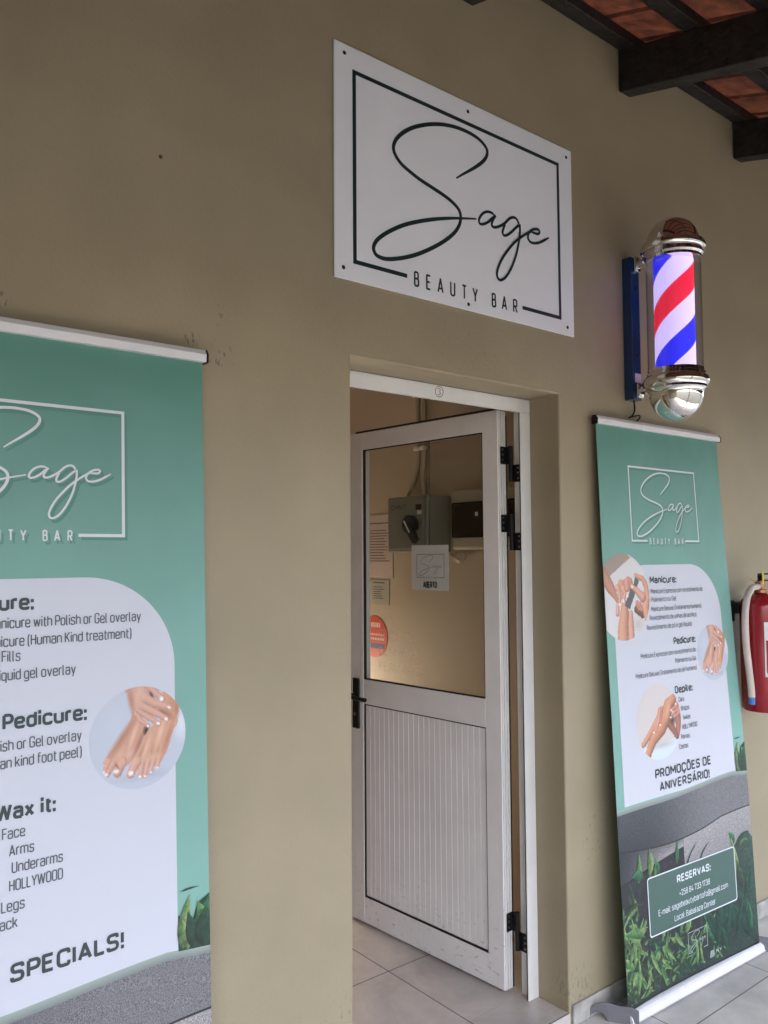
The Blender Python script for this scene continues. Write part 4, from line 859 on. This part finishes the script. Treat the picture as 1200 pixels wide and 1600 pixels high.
# ------------------------------------------------------------------ roll-up banners
P0 = Vector((0, -.113, 0)); P1 = Vector((0, -.024, 2.03)); PT = (P1-P0).normalized()
def sstep(x): x = min(1, max(0, x)); return x*x*(3-2*x)
def banner_map(x0, twist):
    def F(u, v, w_):
        p = P0+PT*v
        tw = -.034*(max(0, u-.15)/.68)**1.4*(1-sstep((v-.55)/1.45))*twist
        wave = .0016*math.sin(u*7+v*2.1)+.0012*math.sin(v*5.3+u*3)
        return Vector((x0+u, p.y+tw+wave-w_, p.z))
    return F
def leaf(bm, lay, u, v, ang, L, W, bend, c0, c1, w_):
    N_ = 7; a = ang; x, y = u, v; pr = None
    for i in range(N_+1):
        t = i/N_; ww = W*math.sin(math.pi*(t**.75))*.5+.0002
        nx, ny = -math.sin(a), math.cos(a)
        l_, m_, r_ = (x+nx*ww, y+ny*ww), (x, y), (x-nx*ww, y-ny*ww)
        f = .55+.45*t; cl = tuple(k*f for k in c0); cm = tuple((k+q)*.5*f for k, q in zip(c0, c1)); crr = tuple(k*f for k in c1)
        cur = [(bm.verts.new((min(.829, max(.001, p[0])), min(.815, max(.004, p[1])), w_)), c) for p, c in ((l_, cl), (m_, cm), (r_, crr))]
        if pr:
            for k in (0, 1):
                q = (pr[k], pr[k+1], cur[k+1], cur[k])
                fc = bm.faces.new([z[0] for z in q]); 
                for lp, z in zip(fc.loops, q): lp[lay] = (*z[1], 1)
        pr = cur; x += math.cos(a)*L/N_; y += math.sin(a)*L/N_; a += bend/N_
def colored_poly(bm, lay, pts, cols, w_):
    f = bm.faces.new([bm.verts.new((p[0], p[1], w_)) for p in pts])
    for lp, c in zip(f.loops, cols): lp[lay] = (*c, 1)
PICS = (pic_hands(), pic_feet(), pic_legs())
FW = .83
def banner(x0, label, twist, lang):
    F = banner_map(x0, twist)
    t = thing('roll_up_banner', label, 'banner', (x0+FW/2, -.1, FLZ), 'roll-up banners beside the doorway')
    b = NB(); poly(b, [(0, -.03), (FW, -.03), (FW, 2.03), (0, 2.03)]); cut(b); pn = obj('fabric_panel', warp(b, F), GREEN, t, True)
    def layer(name, b, m, tess=True):
        if tess: cut(b)
        return obj(name, warp(b, F), m, pn)
    # rails and base
    b = NB(); q0 = F(0, 2.012, 0); 
    pf = [(-.012, 0), (-.013, .018), (-.006, .030), (.006, .031), (.010, .020), (.010, 0)]
    prism(b, [Vector((x0-.004, q0.y+y, q0.z+z)) for y, z in pf], Vector((FW+.010, 0, 0)), .001)
    tr = obj('top_rail', b, RAILALU, t)
    for xa in (x0-.0085, x0+FW+.0062):
        b = NB(); prism(b, [Vector((xa, q0.y+y*1.12, q0.z+z*1.08-.002)) for y, z in pf], Vector((.0042, 0, 0))); obj('end_cap', b, BLACK, tr)
    yl, yr = -.118, -.118-.030*twist
    b = NB(); pf = [(.050, .003), (.050, .022), (.036, .031), (.010, .032), (.003, .0315), (-.005, .029), (-.0125, .022), (-.0155, .013), (-.017, .006), (-.021, .003)]
    A = [b.verts.new((x0-.006, yl+y, FLZ+.004+z)) for y, z in pf]; B_ = [b.verts.new((x0+FW+.012, yr+y, FLZ+.004+z)) for y, z in pf]; k = len(pf)
    for i in range(k): b.faces.new((A[i], A[(i+1) % k], B_[(i+1) % k], B_[i]))
    b.faces.new(A[::-1]); b.faces.new(B_); bmesh.ops.recalc_face_normals(b, faces=b.faces); obj('base_casing', b, RAILALU, t)
    for xa, sg_, yb, ang in ((x0-.010, 1, yl, R(122)), (x0+FW+.016, -1, yr, R(-58))):
        d = Vector((math.cos(ang), math.sin(ang), 0)); nn = Vector((-d.y, d.x, 0))
        pf = [(-.045, .0), (-.045, .05), (-.02, .058), (.02, .056), (.055, .060), (.085, .056), (.112, .040), (.128, .018), (.130, 0), (.116, 0), (.112, .012), (.098, .024), (.080, .026), (.066, .018), (.058, 0)]
        b = NB(); prism(b, [Vector((xa, yb+.01*sg_, FLZ+.0005))+d*s+Vector((0, 0, z)) for s, z in pf], nn*.005*sg_, .001); ft = obj('foot', b, GREYPL, t)
    # white card and pictures
    b = NB(); poly(b, rrect(.046, .752, .6565, 1.5005, .01, rs=(.004, .010, .205, .205))); layer('white_card', b, CARDW).location.y -= .0004
    # stone slabs
    b = NB(); ly = b.loops.layers.float_color.new('Col')
    dk, md, lt, rim = s2l((50, 54, 60)), s2l((112, 112, 116)), s2l((150, 147, 148)), s2l((152, 164, 158))
    top = lambda u: .652+.022*sstep((u-.25)/.5)-.012*sstep((u-.72)/.1)
    bot = lambda u: .515-.030*math.sin(min(1, u/.62)*math.pi)+.012*sstep((u-.5)/.3)
    us = [i*FW/24 for i in range(25)]; dark = s2l((34, 37, 39))
    mix = lambda p, q, g: tuple(x*(1-g)+y*g for x, y in zip(p, q))
    lo = lambda u: .40+.055*(u/.38); gs = lambda u: sstep((u-.15)/.45); dk2 = s2l((68, 72, 78))
    for a, e in zip(us, us[1:]):
        ta, te = mix(dk2, md, gs(a)), mix(dk2, md, gs(e)); ba, be = mix(dk, md, gs(a)), mix(dk, md, gs(e))
        colored_poly(b, ly, [(a, bot(a)), (e, bot(e)), (e, top(e)-.018), (a, top(a)-.018)], [ba, be, te, ta], 0)
        colored_poly(b, ly, [(a, bot(a)-.005), (e, bot(e)-.005), (e, bot(e)), (a, bot(a))], [dark]*4, 0)
        if e < .385:
            wa, we = (mix(dk, lt, sstep(q/.36)) for q in (a, e))
            colored_poly(b, ly, [(a, lo(a)), (e, lo(e)), (e, bot(e)-.005), (a, bot(a)-.005)], [wa, we, mix(dark, we, .5), mix(dark, wa, .5)], 0)
            colored_poly(b, ly, [(a, .2), (e, .2), (e, lo(e)), (a, lo(a))], [dark]*4, 0)
        else: colored_poly(b, ly, [(a, .25), (e, .25), (e, bot(e)-.005), (a, bot(a)-.005)], [md, md, lt, lt], 0)
    br = NB(); lr = br.loops.layers.float_color.new('Col')
    for a, e in zip(us, us[1:]): colored_poly(br, lr, [(a, top(a)-.018), (e, top(e)-.018), (e, top(e)), (a, top(a))], [s2l((118, 128, 126)), s2l((118, 128, 126)), rim, rim], 0)
    layer('stone_rim_picture', br, PRINT).location.y -= .0006
    layer('stone_picture', b, STONEP).location.y -= .0006
    # leaves
    b = NB(); ly = b.loops.layers.float_color.new('Col'); rnd = random.Random(11)
    back = [(0, -.028), (FW, -.028), (FW, .40), (.80, .43), (.74, .42), (.66, .36), (.52, .33), (.38, .34), (.375, .425), (.25, .425), (.0, .395)]
    colored_poly(b, ly, back, [s2l(c) for c in ((30, 33, 33), (40, 60, 52), (44, 78, 64), (44, 70, 60), (40, 58, 50), (32, 36, 38), (34, 36, 38), (30, 32, 34), (34, 36, 38), (40, 42, 46), (38, 40, 44))], .0)
    colored_poly(b, ly, [(.753, .668), (FW, .660), (FW, .775), (.80, .76), (.785, .72), (.765, .735), (.753, .745)], [s2l((24, 60, 48))]*7, .0)
    LC = [((74, 108, 62), (138, 168, 106)), ((50, 92, 58), (104, 148, 86)), ((30, 78, 54), (62, 128, 88)), ((36, 48, 40), (66, 86, 60)), ((24, 52, 42), (38, 82, 64))]
    colored_poly(b, ly, [(0, -.028), (FW, -.028), (FW, -.003), (0, -.003)], [(.004, .004, .005)]*4, .00008)
    wl = .0001
    def lf(u, v, ang, L, W, bend, ci):
        nonlocal wl; wl += .0000035
        c = LC[ci]; leaf(b, ly, u, v, R(ang), L, W, R(bend), s2l(c[0]), s2l(c[1]), wl)
    for (cu, cv, n_, L, ci) in ((.05, .16, 26, .17, 0), (.06, .30, 14, .10, 1), (.08, .05, 22, .11, 0), (.20, .09, 22, .10, 0), (.33, .06, 22, .10, 1), (.22, .16, 12, .10, 0), (.45, .10, 14, .09, 1), (.56, .12, 8, .10, 2), (.55, .16, 8, .06, 1)):
        for _ in range(n_):
            a = rnd.uniform(20, 340); lf(cu+rnd.gauss(0, .04), cv+rnd.gauss(0, .03), a, L*rnd.uniform(.5, 1.25), rnd.uniform(.008, .022), rnd.uniform(-50, 50), rnd.choice((ci, ci, 0, 1, 3, 3, 3, 4)))
    for k in range(60): lf(rnd.uniform(.0, .6), rnd.uniform(.0, .2), rnd.uniform(0, 360), rnd.uniform(.02, .05), rnd.uniform(.006, .014), rnd.uniform(-30, 30), rnd.choice((0, 1, 1, 2, 3)))
    for k in range(26): lf(rnd.uniform(.55, .78), rnd.uniform(.02, .22), rnd.uniform(60, 130), rnd.uniform(.10, .2), rnd.uniform(.02, .05), rnd.uniform(-40, 40), 4)
    for q in ((.10, .385, 75, .10, .03, 20, 1), (.17, .375, 92, .12, .022, -10, 1), (.13, .40, 150, .07, .035, 40, 2), (.17, .40, 70, .08, .03, 30, 0), (.19, .385, 55, .07, .02, 40, 1), (.22, .39, 95, .05, .022, 0, 2),
              (.33, .40, 85, .085, .022, -8, 2), (.37, .33, 75, .16, .007, -50, 4), (.46, .34, 80, .14, .007, -70, 4), (.70, .40, 100, .06, .028, 60, 2), (.715, .26, 98, .17, .034, 8, 0), (.74, .22, 105, .12, .04, 0, 3), (.735, .38, 60, .08, .014, -120, 1), (.72, .40, 40, .1, .010, -60, 4),
              (.02, .13, 62, .15, .026, -40, 0), (.05, .12, 80, .17, .022, 25, 0), (.10, .16, 125, .15, .024, 40, 0), (.03, .20, 40, .12, .020, -60, 0), (.12, .20, 150, .13, .030, 30, 1), (.15, .15, -70, .12, .020, 20, 0), (.02, .30, 30, .10, .02, -50, 3), (.06, .02, 70, .13, .020, 30, 0), (.30, .17, -65, .09, .02, 30, 0), (.26, .19, -100, .10, .016, -30, 1), (.36, .15, 50, .07, .03, 10, 0), (.42, .02, 80, .11, .016, 30, 0), (.46, .01, 110, .10, .014, -30, 0),
              (.78, .05, 95, .13, .04, 6, 2), (.76, .06, 80, .10, .03, 6, 4), (.67, .20, 90, .08, .012, 0, 1),
              (.762, .67, 88, .115, .030, -18, 0), (.775, .665, 96, .07, .022, 10, 0), (.805, .664, 85, .115, .050, -25, 2), (.822, .668, 95, .10, .04, 20, 1), (.79, .664, 98, .085, .03, 4, 4), (.76, .794, 8, .045, .004, -14, 4), (.812, .662, 85, .09, .05, 0, 4)):
        lf(*q)
    layer('leaf_picture', b, LEAFP).location.y -= .0013
    for cv, (cu, vv, rr) in zip(PICS, ((.111, 1.387, .157), (.667, 1.146, .110), (.277 if lang == 'pt' else .215, .9225, .1365))):
        b = NB(); disc_print(b, cv, cu, vv, rr, 0, umin=.001); layer('round_picture', b, PRINT, tess=False).location.y -= .0008
    # logo with its printed drop shade
    b = NB(); logo_script(b, .1845, 1.5805, .459, thick=1.5); logo_box(b, .1845, 1.5805, .459, thick=1.25); layer('logo_shade', b, LOGOSH, tess=False).location.y -= .0003
    b = NB(); logo_script(b, .1785, 1.5875, .459, thick=1.12); b2 = b; logo_box(b2, .1785, 1.5875, .459, w=.0001, thick=1.1, bold=.008); layer('logo', b2, LOGOW, tess=False).location.y -= .0008
    # wording
    hb = .024
    class Lines:
        def __init__(s, name, m): s.n, s.m = name, m
    H, L_ = Lines('heading', TXTB), Lines('text_line', TXT)
    def put_text(q, *a, **k):
        if not isinstance(q, Lines): return globals()['put_text'](q, *a, **k)
        bm = NB(); globals()['put_text'](bm, *a, **k); layer(q.n, bm, q.m, tess=False).location.y -= .0016
    if lang == 'pt':
        put_text(H, 'Manicure:', .276, .452, 1.430, .0278, 0, hb)
        for s, a, e, v in (('Manicure Expressa com revestimento de', .279, .632, 1.392), ('Polimento ou Gel', .279, .442, 1.361), ('Manicure Deluxe (Tratamento humano)', .275, .612, 1.326), ('Revestimento de unhas de acrílica', .262, .573, 1.2935), ('Revestimento de pó e gel líquido', .240, .537, 1.259),
                           ('Pedicure Expressa com revestimento de', .191, .548, 1.158), ('Polimento ou Gel', .405, .546, 1.125), ('Pedicure Deluxe (Tratamento do pé humano)', .153, .545, 1.089),
                           ('Cara', .407, .443, .9795), ('Braços', .419, .473, .9455), ('Axilas', .428, .476, .9105), ('HOLLYWOOD', .418, .516, .876), ('Pernas', .406, .462, .841), ('Costas', .389, .447, .806)):
            put_text(L_, s, a, e, v, .0185)
        put_text(H, 'Pedicure:', .404, .552, 1.195, .0278, 0, hb); put_text(H, 'Depile:', .388, .506, 1.0125, .0278, 0, hb)
        put_text(H, 'PROMOÇÕES DE', .233, .588, .722, .034, 0, hb); put_text(H, 'ANIVERSÁRIO!', .255, .572, .674, .034, 0, hb)
        head, l1, l2, l3, l4 = 'RESERVAS:', '+258 84 733 1738', 'E-mail: sagebeautybartofo@gmail.com', 'Local: Babalaza Center', None
    else:
        put_text(H, 'Manicure:', .270, .4437, 1.4365, .0325, 0, hb)
        for s, a, e, v in (('Express Manicure with Polish or Gel overlay', ('nicure with Polish or Gel overlay', .291), .6725, 1.4005), ('Deluxe Manicure (Human Kind treatment)', ('icure (Human Kind treatment)', .269), .6505, 1.364), ('Acrylic Fills', ('Fills', .0355), .418, 1.334), ('Powder and Liquid gel overlay', ('quid gel overlay', .147), .529, 1.297),
                           ('Express Pedicure with Polish or Gel overlay', ('ish or Gel overlay', .160), .541, 1.158), ('Deluxe Pedicure (Human kind foot peel)', ('an kind foot peel)', .160), .541, 1.124),
                           ('Face', .385, .4281, .987), ('Arms', .3982, .4453, .953), ('Underarms', .4032, .5017, .920), ('HOLLYWOOD', .3986, .5017, .886), ('Legs', .384, .4274, .8486), ('Back', .369, .4144, .8155)):
            if isinstance(a, tuple): put_text(L_, s, 0, e, v, .0225, tail=a)
            else: put_text(L_, s, a, e, v, .0222)
        put_text(H, 'Pedicure:', .3845, .552, 1.199, .0325, 0, hb); put_text(H, 'Wax it:', .372, .4876, 1.0235, .0325, 0, hb)
        put_text(H, 'SPECIALS!', .4005, .629, .713, .036, 0, hb); put_text(H, 'BIRTHDAY', .165, .3835, .713, .036, 0, hb)
        head, l1, l2, l3, l4 = 'BOOKINGS:', '+258 84 733 1738', 'E-mail: sagebeautybartofo@gmail.com', 'Local: Babalaza Center', None
    b = NB(); poly(b, rrect(.150, .698, .187, .391, .012)); layer('contact_box', b, BOXG).location.y -= .0024
    b = NB(); frame_ring(b, rrect(.150, .698, .187, .391, .012), rrect(.1545, .6935, .1915, .3865, .009)); 
    put_text(b, head, .325, .535, .3345, .0275, 0, hb); put_text(b, l1, .335, .525, .286, .0215, 0, .004); put_text(b, l2, .207, .640, .247, .0215, 0, .004); put_text(b, l3, .299, .555, .206, .0215, 0, .004)
    layer('contact_lettering', b, LOGOW, tess=False).location.y -= .0029
    b = NB(); logo_script(b, .372, .072, .118, thick=.8); logo_box(b, .372, .072, .118, w=.0001, thick=.75, letters=False)
    for k in range(5): ribbon(b, [(.50+.006*k, .022), (.504+.005*k, .036+.004*(k % 2)), (.507+.004*k, .046)], .002, 0, 3, False)
    put_text(b, 'N', .540, .556, .030, .014); put_text(b, 'Y', .560, .576, .030, .014)
    layer('small_logo', b, LOGOW, tess=False).location.y -= .0029
    return t
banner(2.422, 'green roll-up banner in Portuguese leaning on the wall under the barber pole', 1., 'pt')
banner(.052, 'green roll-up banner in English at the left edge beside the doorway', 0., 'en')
